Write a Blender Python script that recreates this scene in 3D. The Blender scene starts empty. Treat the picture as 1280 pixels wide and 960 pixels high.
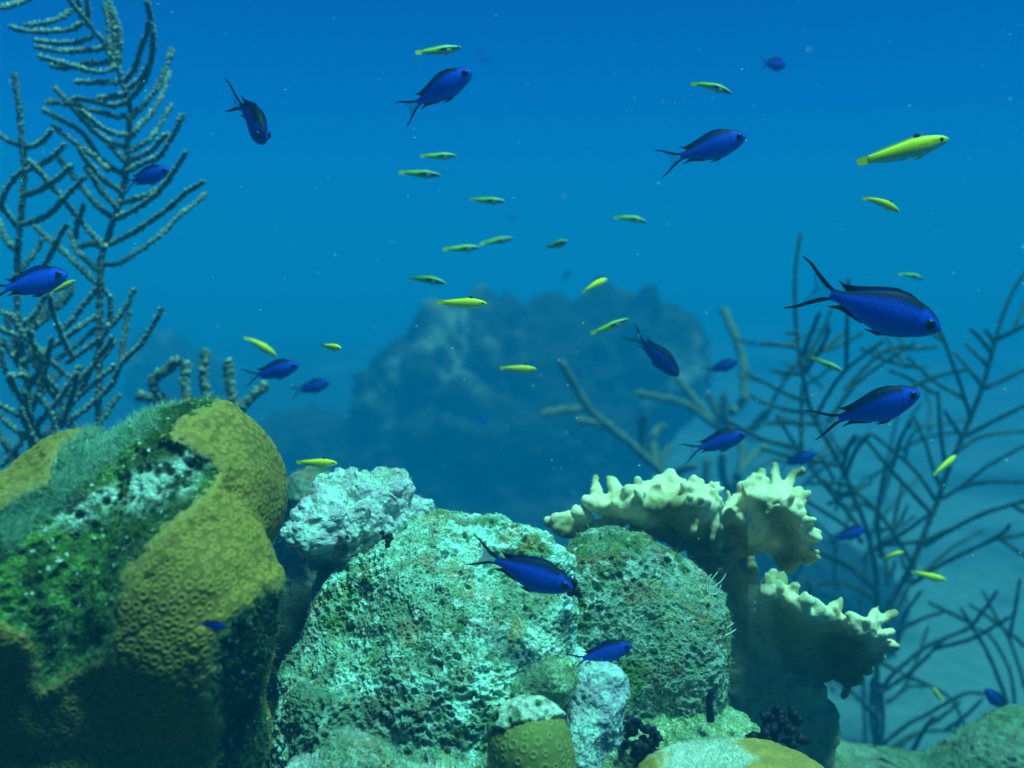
import bpy, bmesh, math, random
import numpy as np
from mathutils import Vector, Matrix, kdtree

S = bpy.context.scene
COL = S.collection
rnd = random.Random(7)
nr = np.random.RandomState(11)

# ------------------------------------------------------------------ camera
CZ = 2.4
PITCH = 6.7
cd = bpy.data.cameras.new('camera')
cam = bpy.data.objects.new('camera', cd)
COL.objects.link(cam)
cam.location = (0, 0, CZ)
cam.rotation_euler = (math.radians(90 - PITCH), 0, 0)
cd.sensor_width = 36.0
cd.lens = 36.0
cd.clip_start = 0.02
cd.clip_end = 500
cd.dof.use_dof = True
cd.dof.focus_distance = 0.95
cd.dof.aperture_fstop = 4.6
S.camera = cam

# ------------------------------------------------------------------ light
SUN_EL, SUN_ROT = 73, 125          # the sun stands high, a little to the right and behind the diver
w = bpy.data.worlds.new('World')
S.world = w
w.use_nodes = True
nt = w.node_tree
nt.nodes.clear()
sky = nt.nodes.new('ShaderNodeTexSky')
sky.sky_type = 'NISHITA'
sky.sun_disc = False
sky.sun_elevation = math.radians(SUN_EL)
sky.sun_rotation = math.radians(SUN_ROT)
tint = nt.nodes.new('ShaderNodeMixRGB')
tint.blend_type = 'MULTIPLY'
tint.inputs[0].default_value = 1.0
tint.inputs[2].default_value = (0.002, 0.285, 0.74, 1)    # daylight filtered by metres of sea water
bg = nt.nodes.new('ShaderNodeBackground')
bg.inputs[1].default_value = 0.085
wo = nt.nodes.new('ShaderNodeOutputWorld')
nt.links.new(sky.outputs[0], tint.inputs[1])
tcw = nt.nodes.new('ShaderNodeTexCoord')       # away from the horizon the scattered light sinks; the bright overhead window is the sun lamp
sep = nt.nodes.new('ShaderNodeSeparateXYZ')
mrw = nt.nodes.new('ShaderNodeMapRange')
mrw.interpolation_type = 'SMOOTHSTEP'
mrw.inputs['From Min'].default_value = 0.22
mrw.inputs['From Max'].default_value = 0.60
mrw.inputs['To Min'].default_value = 1.0
mrw.inputs['To Max'].default_value = 0.28
dim = nt.nodes.new('ShaderNodeVectorMath')
dim.operation = 'SCALE'
nt.links.new(tcw.outputs['Generated'], sep.inputs[0])
nt.links.new(sep.outputs['Z'], mrw.inputs['Value'])
nt.links.new(tint.outputs[0], dim.inputs[0])
nt.links.new(mrw.outputs[0], dim.inputs['Scale'])
nt.links.new(dim.outputs[0], bg.inputs[0])
nt.links.new(bg.outputs[0], wo.inputs[0])

sl = bpy.data.lights.new('sun', 'SUN')
sl.energy = 5.0
sl.angle = math.radians(16)
sl.color = (0.23, 1.0, 0.86)
sun = bpy.data.objects.new('sun', sl)
COL.objects.link(sun)
_el, _az = math.radians(SUN_EL), math.radians(SUN_ROT)
sd = Vector((math.sin(_az) * math.cos(_el), math.cos(_az) * math.cos(_el), math.sin(_el)))
sun.rotation_euler = sd.to_track_quat('Z', 'Y').to_euler()
sun.location = (0, 0, 6)

S.view_settings.view_transform = 'Standard'
S.view_settings.look = 'None'
S.view_settings.gamma = 1.0
S.view_settings.exposure = 0.62
S.view_settings.use_curve_mapping = False
S.render.engine = 'CYCLES'
S.cycles.max_bounces = 6
S.cycles.volume_bounces = 0
S.cycles.transparent_max_bounces = 8
S.cycles.use_denoising = True
S.cycles.sample_clamp_indirect = 4.0

# ------------------------------------------------------------------ helpers
_p = math.radians(PITCH)
AX = np.array([1.0, 0, 0])
AY = np.array([0, math.sin(_p), math.cos(_p)])
AF = np.array([0, math.cos(_p), -math.sin(_p)])
ORG = np.array([0, 0, CZ])


def P(px, py, d):
    """point seen at photo pixel (px, py) of 1280x960, d metres along the view axis"""
    return ORG + AX * ((px - 640) / 1280 * d) + AY * ((480 - py) / 1280 * d) + AF * d


def to_px(V):
    R = V - ORG
    d = R @ AF
    return 640 + (R @ AX) / d * 1280, 480 - (R @ AY) / d * 1280, d


NT = 64
TAB = np.random.RandomState(5).rand(8, NT, NT, NT).astype(np.float32).reshape(8, -1)


def vnoise(Pn, s=0):
    Pn = Pn + s * 7.31
    I = np.floor(Pn)
    f = (Pn - I).astype(np.float32)
    I = I.astype(np.int32)
    u = f * f * f * (f * (f * 6 - 15) + 10)
    tb = TAB[s % 8]
    xs = ((I[:, 0] & 63) << 12, ((I[:, 0] + 1) & 63) << 12)
    ys = ((I[:, 1] & 63) << 6, ((I[:, 1] + 1) & 63) << 6)
    zs = (I[:, 2] & 63, (I[:, 2] + 1) & 63)
    ux, uy, uz = u[:, 0], u[:, 1], u[:, 2]

    def lz(a, b):
        k = xs[a] | ys[b]
        p, q = tb[k | zs[0]], tb[k | zs[1]]
        return p + (q - p) * uz
    a00, a01 = lz(0, 0), lz(0, 1)
    a10, a11 = lz(1, 0), lz(1, 1)
    a = a00 + (a01 - a00) * uy
    b = a10 + (a11 - a10) * uy
    return (a + (b - a) * ux) * 2 - 1


def fbm(V, freq, octv=4, s=0, gain=0.5):
    a, r, t = 1.0, 0, 0
    for k in range(octv):
        r = r + a * vnoise(V * freq + 17.3 * k, s + k)
        t += a
        a *= gain
        freq *= 2.03
    return r / t


def worley(V, freq, s=0):
    Q = V * freq + s * 3.7
    I = np.floor(Q).astype(np.int32)
    f = (Q - I).astype(np.float32)
    f1 = np.full(len(V), 9.0, np.float32)
    cid = np.zeros(len(V), np.float32)
    for dx in (-1, 0, 1):
        for dy in (-1, 0, 1):
            for dz in (-1, 0, 1):
                k = (((I[:, 0] + dx) & 63) << 12) | (((I[:, 1] + dy) & 63) << 6) | ((I[:, 2] + dz) & 63)
                h = TAB[0][k]
                d = (dx + h - f[:, 0]) ** 2 + (dy + TAB[1][k] - f[:, 1]) ** 2 + (dz + TAB[2][k] - f[:, 2]) ** 2
                m = d < f1
                f1 = np.where(m, d, f1)
                cid = np.where(m, h, cid)
    return np.sqrt(f1).astype(float), cid.astype(float)


def sstep(a, b, x):
    t = np.clip((x - a) / (b - a), 0, 1)
    return t * t * (3 - 2 * t)


def mixc(a, b, t):
    a = np.asarray(a, float)
    b = np.asarray(b, float)
    t = np.asarray(t)[:, None]
    return a * (1 - t) + b * t


def vnormals(V, F):
    n = np.zeros_like(V)
    if F.shape[1] == 4:
        fn = np.cross(V[F[:, 2]] - V[F[:, 0]], V[F[:, 3]] - V[F[:, 1]])
    else:
        fn = np.cross(V[F[:, 1]] - V[F[:, 0]], V[F[:, 2]] - V[F[:, 0]])
    for k in range(F.shape[1]):
        for j in range(3):
            n[:, j] += np.bincount(F[:, k], weights=fn[:, j], minlength=len(V))
    l = np.linalg.norm(n, axis=1)
    l[l == 0] = 1
    return n / l[:, None]


def mesh_np(name, V, F, col=None, smooth=True):
    me = bpy.data.meshes.new(name)
    V = np.ascontiguousarray(V, dtype=np.float32)
    F = np.ascontiguousarray(F, dtype=np.int32)
    k = F.shape[1]
    me.vertices.add(len(V))
    me.vertices.foreach_set('co', V.ravel())
    me.loops.add(F.size)
    me.loops.foreach_set('vertex_index', F.ravel())
    me.polygons.add(len(F))
    me.polygons.foreach_set('loop_start', np.arange(0, F.size, k, dtype=np.int32))
    me.polygons.foreach_set('loop_total', np.full(len(F), k, dtype=np.int32))
    me.polygons.foreach_set('use_smooth', np.full(len(F), smooth, dtype=bool))
    me.update(calc_edges=True)
    if col is not None:
        a = me.attributes.new('Col', 'FLOAT_COLOR', 'POINT')
        c = np.ones((len(V), 4), dtype=np.float32)
        c[:, :3] = col
        a.data.foreach_set('color', c.ravel())
    return me


def link(name, me, m, parent=None):
    o = bpy.data.objects.new(name, me)
    COL.objects.link(o)
    if m is not None:
        me.materials.append(m)
    if parent is not None:
        o.parent = parent
    return o


def tag(o, label=None, cat=None, group=None, kind=None):
    if label:
        o['label'] = label
    if cat:
        o['category'] = cat
    if group:
        o['group'] = group
    if kind:
        o['kind'] = kind
    return o


def thing(name, label, cat, loc=(0, 0, 0), group=None):
    o = bpy.data.objects.new(name, None)
    o.empty_display_size = 0.02
    COL.objects.link(o)
    o.location = loc
    return tag(o, label, cat, group)


def child(name, V, F, m, root, col=None, smooth=True):
    """a part whose vertices are given in world space"""
    base = np.array(root.location)
    return link(name, mesh_np(name, V - base, F, col, smooth), m, root)


# ------------------------------------------------------------------ materials
def material(name, color=None, rough=0.8, attr=False, var=0.0, vscale=200, bump=0.0, bscale=400, spec=0.3,
             bdist=0.002, vor=False, trans=None, orand=0.0, sss=0.0):
    m = bpy.data.materials.new(name)
    m.use_nodes = True
    t = m.node_tree
    b = t.nodes['Principled BSDF']
    b.inputs['Roughness'].default_value = rough
    b.inputs['Specular IOR Level'].default_value = spec
    tc = t.nodes.new('ShaderNodeTexCoord')
    if attr:
        a = t.nodes.new('ShaderNodeAttribute')
        a.attribute_name = 'Col'
        src = a.outputs['Color']
    else:
        r = t.nodes.new('ShaderNodeRGB')
        r.outputs[0].default_value = (*color, 1)
        src = r.outputs[0]
    if var > 0:
        n = t.nodes.new('ShaderNodeTexNoise')
        n.inputs['Scale'].default_value = vscale
        n.inputs['Detail'].default_value = 5
        n.inputs['Roughness'].default_value = 0.65
        t.links.new(tc.outputs['Object'], n.inputs['Vector'])
        mr = t.nodes.new('ShaderNodeMapRange')
        mr.inputs['From Min'].default_value = 0.3
        mr.inputs['From Max'].default_value = 0.7
        mr.inputs['To Min'].default_value = 1 - var
        mr.inputs['To Max'].default_value = 1 + var
        t.links.new(n.outputs['Fac'], mr.inputs['Value'])
        mx = t.nodes.new('ShaderNodeVectorMath')
        mx.operation = 'SCALE'
        t.links.new(src, mx.inputs[0])
        t.links.new(mr.outputs[0], mx.inputs['Scale'])
        src = mx.outputs[0]
    if orand > 0:
        oi = t.nodes.new('ShaderNodeObjectInfo')
        mo = t.nodes.new('ShaderNodeMapRange')
        mo.inputs['To Min'].default_value = 1 - orand
        mo.inputs['To Max'].default_value = 1 + orand * 0.6
        t.links.new(oi.outputs['Random'], mo.inputs['Value'])
        mx = t.nodes.new('ShaderNodeVectorMath')
        mx.operation = 'SCALE'
        t.links.new(src, mx.inputs[0])
        t.links.new(mo.outputs[0], mx.inputs['Scale'])
        src = mx.outputs[0]
    t.links.new(src, b.inputs['Base Color'])
    if bump > 0:
        if vor:
            n2 = t.nodes.new('ShaderNodeTexVoronoi')
            n2.inputs['Scale'].default_value = bscale
            out = n2.outputs['Distance']
        else:
            n2 = t.nodes.new('ShaderNodeTexNoise')
            n2.inputs['Scale'].default_value = bscale
            n2.inputs['Detail'].default_value = 4
            out = n2.outputs['Fac']
        t.links.new(tc.outputs['Object'], n2.inputs['Vector'])
        bp = t.nodes.new('ShaderNodeBump')
        bp.inputs['Strength'].default_value = bump
        bp.inputs['Distance'].default_value = bdist
        t.links.new(out, bp.inputs['Height'])
        t.links.new(bp.outputs[0], b.inputs['Normal'])
    if sss > 0:
        b.inputs['Subsurface Weight'].default_value = sss
        b.inputs['Subsurface Radius'].default_value = (0.004, 0.004, 0.003)
        b.inputs['Subsurface Scale'].default_value = 1.0
    if trans is not None:
        tr = t.nodes.new('ShaderNodeBsdfTransparent')
        ms = t.nodes.new('ShaderNodeMixShader')
        ms.inputs[0].default_value = trans
        t.links.new(b.outputs[0], ms.inputs[1])
        t.links.new(tr.outputs[0], ms.inputs[2])
        t.links.new(ms.outputs[0], t.nodes['Material Output'].inputs['Surface'])
    return m


M_ROCK = material('rock_limestone', attr=True, rough=0.95, var=0.45, vscale=260, bump=0.9, bscale=520, bdist=0.004, spec=0.1)
M_CRUST = material('coralline_crust', attr=True, rough=0.9, var=0.3, vscale=160, bump=0.7, bscale=300, bdist=0.004, spec=0.15)
M_TISSUE = material('star_coral_tissue', attr=True, rough=0.75, var=0.22, vscale=420, bump=0.5, bscale=900, bdist=0.0012, spec=0.25)
M_DEAD = material('algae_covered_skeleton', attr=True, rough=0.95, var=0.55, vscale=330, bump=1.0, bscale=480, bdist=0.004, spec=0.12)
M_TURF = material('turf_algae', attr=True, rough=0.9, spec=0.1)
M_FIRE = material('fire_coral_skin', attr=True, rough=0.8, var=0.16, vscale=90, bump=0.35, bscale=500, bdist=0.0015, spec=0.15)
M_PLUME = material('sea_plume_skin', attr=True, rough=0.9, var=0.25, vscale=300, spec=0.1)
M_WHIP = material('dark_gorgonian_skin', attr=True, rough=0.9, var=0.2, vscale=200, spec=0.1)
M_TUNI = material('black_tunicate', (0.006, 0.008, 0.013), rough=0.6, spec=0.2, var=0.5, vscale=300)
M_HYD = material('pale_hydroid', (0.7, 0.72, 0.6), rough=0.9)
M_SAND = material('sea_bed_sand', attr=True, rough=0.95, var=0.25, vscale=9, bump=0.4, bscale=30, bdist=0.02, spec=0.05)
M_FAR = material('reef_mound_rock', attr=True, rough=0.95, var=0.25, vscale=14, bump=0.5, bscale=25, bdist=0.03, spec=0.05)
M_CHR = material('chromis_scales', attr=True, rough=0.6, spec=0.12, var=0.16, vscale=38, bump=0.14, bscale=95, bdist=0.003, vor=True, orand=0.35)
M_CFIN = material('chromis_fin', attr=True, rough=0.7, spec=0.05)
M_CMEM = material('chromis_fin_membrane', (0.05, 0.14, 0.45), rough=0.7, trans=0.88, spec=0.05)
M_CPALE = material('chromis_pale_membrane', (0.62, 0.72, 0.62), rough=0.6, trans=0.35, spec=0.2)
M_EYE = material('fish_pupil', (0.003, 0.004, 0.006), rough=0.35, spec=0.25)
M_IRIS = material('fish_iris', (0.01, 0.03, 0.20), rough=0.4, spec=0.2)
M_WR = material('wrasse_scales', orand=0.18, attr=True, rough=0.5, spec=0.22, var=0.12, vscale=45)
M_WFIN = material('wrasse_fin', attr=True, rough=0.6, spec=0.2)
M_WMEM = material('wrasse_fin_membrane', (0.85, 0.75, 0.06), rough=0.6, trans=0.45, spec=0.2)
M_SNOW = material('drifting_specks', (0.75, 0.78, 0.7), rough=0.9)


# ------------------------------------------------------------------ the setting: sea bed
def bed_h(x, y):
    return CZ - 2.4 + 1.80 * np.exp(-0.5 * (((x - 0.0) / 1.75) ** 2 + ((y - 0.9) / 1.75) ** 2))


def make_bed():
    n = 260
    u = np.linspace(-1, 1, n)
    xs = np.sinh(u * 5.2) / np.sinh(5.2) * 70
    X, Y = np.meshgrid(xs, xs + 2.0, indexing='ij')
    V = np.stack([X.ravel(), Y.ravel(), np.zeros(n * n)], 1)
    hl = bed_h(V[:, 0], V[:, 1])
    V[:, 2] = hl + 2.2 * np.exp(-((V[:, 1] + 1.9) / 0.75) ** 2) * np.exp(-(V[:, 0] / 3.5) ** 4)     # unseen ridge added behind the diver to block low light
    V[:, 2] += 1.5 * np.exp(-((V[:, 0] + 1.45) / 0.5) ** 2) * np.exp(-((V[:, 1] + 0.1) / 0.75) ** 2)  # unseen rise added on the left to cut ambient light
    V[:, 2] += 0.75 * np.exp(-((V[:, 0] + 0.85) / 0.27) ** 2) * np.exp(-((V[:, 1] - 0.25) / 0.35) ** 2)     # unseen bump added beside him, shutting out light from the left
    near = sstep(CZ - 2.35, CZ - 1.6, hl)
    patch = sstep(-0.2, 0.2, fbm(V * [1, 1, 0], 0.4, 3, 5) - np.clip(V[:, 0] * 0.06, -0.3, 0.22))
    V[:, 2] += 0.05 * fbm(V * [1, 1, 0] + 3, 1.6, 4, 3) + near * 0.05 * fbm(V * [1, 1, 0], 9, 4, 9) + patch * 0.18 * (1 - near) * (0.5 + fbm(V * [1, 1, 0], 2.4, 3, 15))
    i = np.arange(n - 1)
    A = (i[:, None] * n + i[None, :]).ravel()
    F = np.stack([A, A + n, A + n + 1, A + 1], 1)
    c = mixc((0.13, 0.20, 0.165), (0.03, 0.045, 0.032), patch)
    c = mixc(c, np.array((0.05, 0.075, 0.05)), sstep(0.1, 0.3, fbm(V * [1, 1, 0], 1.7, 4, 25)) * 0.7)
    c = mixc(c, np.array((0.022, 0.032, 0.022)), near)
    o = link('sea_bed', mesh_np('sea_bed', V, F, c), M_SAND)
    tag(o, kind='structure')


make_bed()

# haze: the water itself, one closed box of even density round everything
def make_haze():
    bm = bmesh.new()
    bmesh.ops.create_cube(bm, size=1.0)
    for v in bm.verts:
        v.co = Vector((v.co.x * 160, v.co.y * 160 + 2, -1.2 if v.co.z < 0 else CZ + 0.72))
    me = bpy.data.meshes.new('haze')
    bm.to_mesh(me)
    bm.free()
    m = bpy.data.materials.new('sea_water_haze')
    m.use_nodes = True
    t = m.node_tree
    t.nodes.clear()
    pv = t.nodes.new('ShaderNodeVolumePrincipled')
    pv.inputs['Color'].default_value = (0.004, 0.365, 0.82, 1)
    pv.inputs['Density'].default_value = 0.10
    pv.inputs['Anisotropy'].default_value = 0.0
    out = t.nodes.new('ShaderNodeOutputMaterial')
    t.links.new(pv.outputs[0], out.inputs['Volume'])
    o = link('haze', me, m)
    tag(o, kind='stuff')


make_haze()


# ------------------------------------------------------------------ sculpting
def cube_sphere(n, axis=None, power=1.35):
    """sphere of quads; directions crowd together round `axis`, where the finest surface is wanted"""
    u = np.tan(np.linspace(-1, 1, n + 1) * math.pi / 4)
    A, B = np.meshgrid(u, u, indexing='ij')
    A, B = A.ravel(), B.ravel()
    O = np.ones_like(A)
    pts, fs = [], []
    i = np.arange(n)
    q = (i[:, None] * (n + 1) + i[None, :]).ravel()
    Q = np.stack([q, q + n + 1, q + n + 2, q + 1], 1)
    for k, (a, b, c) in enumerate(((A, B, O), (B, A, -O), (O, A, B), (-O, B, A), (B, O, A), (A, -O, B))):
        pts.append(np.stack([a, b, c], 1))
        fs.append(Q + k * (n + 1) ** 2)
    D = np.concatenate(pts)
    F = np.concatenate(fs)
    D /= np.linalg.norm(D, axis=1)[:, None]
    key = np.round(D * 1e5).astype(np.int64)
    key = (key[:, 0] + 200000) * 400001 * 400001 + (key[:, 1] + 200000) * 400001 + key[:, 2] + 200000
    _, idx, inv = np.unique(key, return_index=True, return_inverse=True)
    D, F = D[idx], inv.ravel()[F]
    if axis is not None:
        ca = np.clip(D @ axis, -1, 1)
        th = np.arccos(ca)
        T = D - ca[:, None] * axis
        T /= np.linalg.norm(T, axis=1)[:, None] + 1e-12
        t2 = math.pi * (th / math.pi) ** power
        D = np.cos(t2)[:, None] * axis + np.sin(t2)[:, None] * T
    return D, F


def sd_union(X, ells, k):
    r = None
    for c, rad in ells:
        q = (X - c) / rad
        k0 = np.linalg.norm(q, axis=1)
        k1 = np.linalg.norm(q / rad, axis=1) + 1e-9
        d = k0 * (k0 - 1.0) / k1
        if r is None:
            r = d
        else:
            h = np.clip(0.5 + 0.5 * (r - d) / k, 0, 1)
            r = r * (1 - h) + d * h - k * h * (1 - h)
    return r


def ell(px, py, d, rx, ry, rz):
    """ellipsoid: centre at a photo pixel and distance, half-width and half-height in pixels there, half-depth in metres"""
    s = d / 1280
    return (P(px, py, d), np.array([rx * s, rz, ry * s]))


def blob(ells, n, k=0.012, centre=None):
    c = np.mean([e[0] for e in ells], axis=0) if centre is None else centre
    ax = ORG - c
    ax /= np.linalg.norm(ax)
    D, F = cube_sphere(n, ax)
    R = max(np.linalg.norm(e[0] - c) + e[1].max() for e in ells) * 1.05
    t = np.full(len(D), R)
    act = np.arange(len(D))
    for it in range(36):
        s = sd_union(c + D[act] * t[act][:, None], ells, k)
        t[act] = np.maximum(t[act] - 0.88 * s, 0.004)
        act = act[np.abs(s) > 0.00015]
        if len(act) == 0:
            break
    return c + D * t[:, None], F


def split_mesh(V, F, facemask):
    out = []
    for m in (facemask, ~facemask):
        f = F[m]
        ids, inv = np.unique(f.ravel(), return_inverse=True)
        out.append((ids, inv.reshape(f.shape)))
    return out


def turf(root, V, N, idx, count, length, width, seed, c0, c1, name='turf_algae', up=0.3):
    """fine algae filaments growing out of a surface: one stuff part"""
    r = np.random.RandomState(seed)
    pick = r.choice(idx, count)
    p = V[pick] + r.normal(0, 0.0008, (count, 3))
    n = N[pick]
    d = n + r.normal(0, 0.5, (count, 3)) + np.array([0, 0, up])
    d /= np.linalg.norm(d, axis=1)[:, None]
    L = length * r.uniform(0.35, 1.25, count)[:, None]
    s = np.cross(d, r.normal(0, 1, (count, 3)))
    s /= np.linalg.norm(s, axis=1)[:, None]
    W = (width * r.uniform(0.6, 1.4, count))[:, None]
    bend = r.normal(0, 0.3, (count, 3))
    m = p + d * L * 0.5
    e = p + d * L + bend * L * 0.5
    pts = np.stack([p - s * W, p + s * W, m - s * W * 0.7, m + s * W * 0.7, e], 1).reshape(-1, 3)
    b = (np.arange(count) * 5)[:, None]
    T = np.concatenate([b + [[0, 1, 3]], b + [[0, 3, 2]], b + [[2, 3, 4]]])
    t = r.uniform(0, 1, count)
    c = np.repeat(mixc(c0, c1, t), 5, axis=0)
    o = child(name, pts, T, M_TURF, root, c, smooth=False)
    tag(o, kind='stuff')
    return o


def facing(V, N):
    v = ORG - V
    v /= np.linalg.norm(v, axis=1)[:, None]
    return (v * N).sum(1)


def in_poly(x, y, poly):
    ins = np.zeros(len(x), bool)
    j = len(poly) - 1
    for i in range(len(poly)):
        xi, yi = poly[i]
        xj, yj = poly[j]
        c = ((yi > y) != (yj > y)) & (x < (xj - xi) * (y - yi) / (yj - yi + 1e-12) + xi)
        ins ^= c
        j = i
    return ins


def poly_dist(x, y, poly):
    d = np.full(len(x), 1e9)
    for i in range(len(poly)):
        ax, ay = poly[i]
        bx, by = poly[(i + 1) % len(poly)]
        ex, ey = bx - ax, by - ay
        t = np.clip(((x - ax) * ex + (y - ay) * ey) / (ex * ex + ey * ey), 0, 1)
        d = np.minimum(d, np.hypot(x - ax - t * ex, y - ay - t * ey))
    return np.where(in_poly(x, y, poly), -d, d)


def ground(px, py, d):
    p = P(px, py, d)
    return (p[0], p[1], float(bed_h(p[0], p[1])))


# ------------------------------------------------------------------ star coral with polyps
def polyp_field(V, N, spacing, seed, mask=None):
    r = np.random.RandomState(seed)
    order = r.permutation(len(V))
    if mask is not None:
        order = order[mask[order]]
    cell = {}
    pts = []
    sp2 = spacing * spacing
    G = np.floor(V / spacing).astype(int)
    tries = 0
    for i in order[:90000]:
        g = G[i]
        ok = True
        v = V[i]
        for dx in (-1, 0, 1):
            for dy in (-1, 0, 1):
                for dz in (-1, 0, 1):
                    for q in cell.get((g[0] + dx, g[1] + dy, g[2] + dz), ()):
                        e = q - v
                        if e[0] * e[0] + e[1] * e[1] + e[2] * e[2] < sp2:
                            ok = False
                            break
                    if not ok:
                        break
                if not ok:
                    break
            if not ok:
                break
        if ok:
            cell.setdefault((g[0], g[1], g[2]), []).append(v)
            pts.append(i)
    kd = kdtree.KDTree(len(pts))
    for k, i in enumerate(pts):
        kd.insert(V[i], k)
    kd.balance()
    dist = np.empty(len(V))
    which = np.empty(len(V), int)
    for i, v in enumerate(V):
        _, k, dd = kd.find(v)
        dist[i] = dd
        which[i] = k
    return dist, which, np.array(pts)


def polyp_shape(V, N, spacing, seed, amp, size, mask=None):
    dist, which, pts = polyp_field(V, N, spacing, seed, mask)
    r = np.random.RandomState(seed + 1)
    sc = r.uniform(0.75, 1.2, len(pts))[which]
    q = dist / (size * sc)
    ring = np.exp(-((q - 1.0) / 0.36) ** 2)
    pit = np.exp(-(q / 0.55) ** 2)
    core = np.exp(-(q / 0.2) ** 2)
    out = sstep(1.35, 1.9, q)
    C = V[pts[which]]
    rel = V - C
    nn = N[pts[which]]
    a = np.cross(nn, np.array([0.3, 0.2, 1.0]))
    a /= np.linalg.norm(a, axis=1)[:, None]
    b = np.cross(nn, a)
    ang = np.arctan2((rel * b).sum(1), (rel * a).sum(1))
    sep = 0.5 + 0.5 * np.cos(ang * 12)
    V2 = V + N * (amp * (ring * (0.85 + 0.25 * sep) - 0.75 * pit + 0.35 * core - 0.25 * out))[:, None]
    return V2, ring, pit, core, out, sep, r.uniform(0, 1, len(pts))[which]


def star_coral():
    ells = [ell(150, 800, 0.80, 190, 190, 0.10),
            ell(238, 620, 0.815, 116, 122, 0.085),
            ell(224, 760, 0.745, 124, 158, 0.07),
            ell(20, 725, 0.76, 130, 135, 0.085),
            ell(110, 650, 0.80, 120, 108, 0.08),
            ell(160, 925, 0.80, 178, 110, 0.085),
            ell(170, 1060, 0.86, 200, 160, 0.12)]
    V, F = blob(ells, 270, 0.010, centre=P(150, 800, 0.82))
    N = vnormals(V, F)
    V = V + N * (0.004 * fbm(V, 22, 3, 2))[:, None]
    N = vnormals(V, F)
    x, y, _ = to_px(V)
    wob = 12 * fbm(V, 60, 3, 8) + 7 * fbm(V, 200, 2, 18)
    poly = [(70, 572), (110, 540), (160, 500), (205, 470), (250, 480), (272, 503), (222, 528), (203, 545), (232, 560),
            (262, 574), (270, 590), (254, 612), (216, 650), (190, 672), (166, 710), (155, 745), (146, 790), (138, 812),
            (100, 832), (58, 852), (36, 800), (0, 765), (-60, 740), (-60, 655), (0, 640), (66, 604)]
    pd = poly_dist(x, y, poly) + wob
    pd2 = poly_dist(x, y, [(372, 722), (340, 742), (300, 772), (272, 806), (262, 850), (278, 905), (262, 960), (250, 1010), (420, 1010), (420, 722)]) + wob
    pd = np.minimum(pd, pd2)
    fr = facing(V, N) > -0.15
    pd = np.where(fr, pd, 50)
    dead = pd < 0
    # living tissue swells up round the dead patch
    lift = 0.0035 * np.exp(-((pd - 12) / 14) ** 2) - 0.004 * sstep(0, -10, pd)
    V = V + N * lift[:, None]
    Vt, ring, pit, core, out, sep, rv = polyp_shape(V, N, 0.0058, 5, 0.0007, 0.0022, mask=~dead)
    edge = sstep(2, 14, pd)
    Vt = V + (Vt - V) * edge[:, None]
    big = fbm(V, 16, 3, 33)
    base = mixc((0.31, 0.155, 0.012), (0.19, 0.10, 0.010), sstep(-0.4, 0.5, big))
    c = mixc((1, 1, 1), (1, 1, 1), ring * 0) * base
    c = mixc(c, np.array((0.60, 0.40, 0.08)), ring * 0.50 * (0.5 + 0.5 * sep) * edge)
    c = mixc(c, np.array((0.10, 0.09, 0.03)), pit * 0.22 * edge)
    c = mixc(c, np.array((0.42, 0.46, 0.16)), core * 0.6 * edge)
    c = mixc(c, np.array((0.16, 0.11, 0.02)), out * 0.45 * edge)
    # pale growing margin
    c = mixc(c, np.array((0.46, 0.32, 0.10)), (1 - edge) * 0.45)
    # dead patch: rough old skeleton with green algae
    w1, _ = worley(V, 115, 4)
    w2, _ = worley(V, 240, 9)
    rough = 0.0042 * fbm(V, 55, 4, 12) - 0.0035 * (1 - sstep(0.15, 0.55, w1)) + 0.0010 * fbm(V, 260, 2, 14)
    dd = sstep(0, -8, pd)
    Vd = V + N * (rough * dd)[:, None]
    V2 = np.where(dead[:, None], Vd, Vt)
    g = fbm(V, 40, 4, 21)
    g2 = fbm(V, 95, 3, 25)
    cd_ = mixc((0.045, 0.075, 0.014), (0.12, 0.22, 0.035), sstep(-0.15, 0.4, g))
    cd_ = mixc(cd_, np.array((0.018, 0.03, 0.016)), sstep(0.0, 0.4, -g2) * 0.75)
    # bleached bare strip of old corallites
    sline = poly_dist(x, y, [(52, 652), (110, 618), (170, 586), (232, 566), (262, 580), (236, 606), (180, 618), (110, 642)])
    strip = sstep(16, -10, sline + 14 * fbm(V, 50, 2, 40))
    cd_ = mixc(cd_, np.array((0.50, 0.56, 0.46)), strip * sstep(0.22, 0.45, w1) * sstep(-0.5, 0.0, g2))
    cd_ = mixc(cd_, np.array((0.020, 0.026, 0.022)), sstep(0, -12, pd2) * 0.75)  # lower-right area coloured much darker than the rest
    # thin pale film on the crest
    film = poly_dist(x, y, [(60, 600), (70, 565), (130, 525), (190, 492), (215, 500), (170, 540), (120, 580), (70, 640), (0, 680), (-30, 655)])
    film = sstep(14, -22, film + 18 * fbm(V, 40, 3, 44))
    cd_ = mixc(cd_, np.array((0.30, 0.40, 0.26)), film * 0.62)
    spk = sstep(0.50, 0.62, fbm(V, 300, 2, 50))
    cd_ = mixc(cd_, np.array((0.7, 0.72, 0.66)), spk * 0.9)
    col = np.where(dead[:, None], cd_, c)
    root = thing('star_coral', 'big mustard brown star coral boulder with a dark green algae patch, beside the pale rocks', 'coral',
                 ground(150, 900, 0.82))
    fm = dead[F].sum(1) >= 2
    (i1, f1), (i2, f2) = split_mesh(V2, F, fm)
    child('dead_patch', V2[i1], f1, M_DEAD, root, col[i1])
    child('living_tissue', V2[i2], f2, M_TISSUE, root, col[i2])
    N2 = vnormals(V2, F)
    crest = np.where(dead & (film > 0.3))[0]
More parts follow.
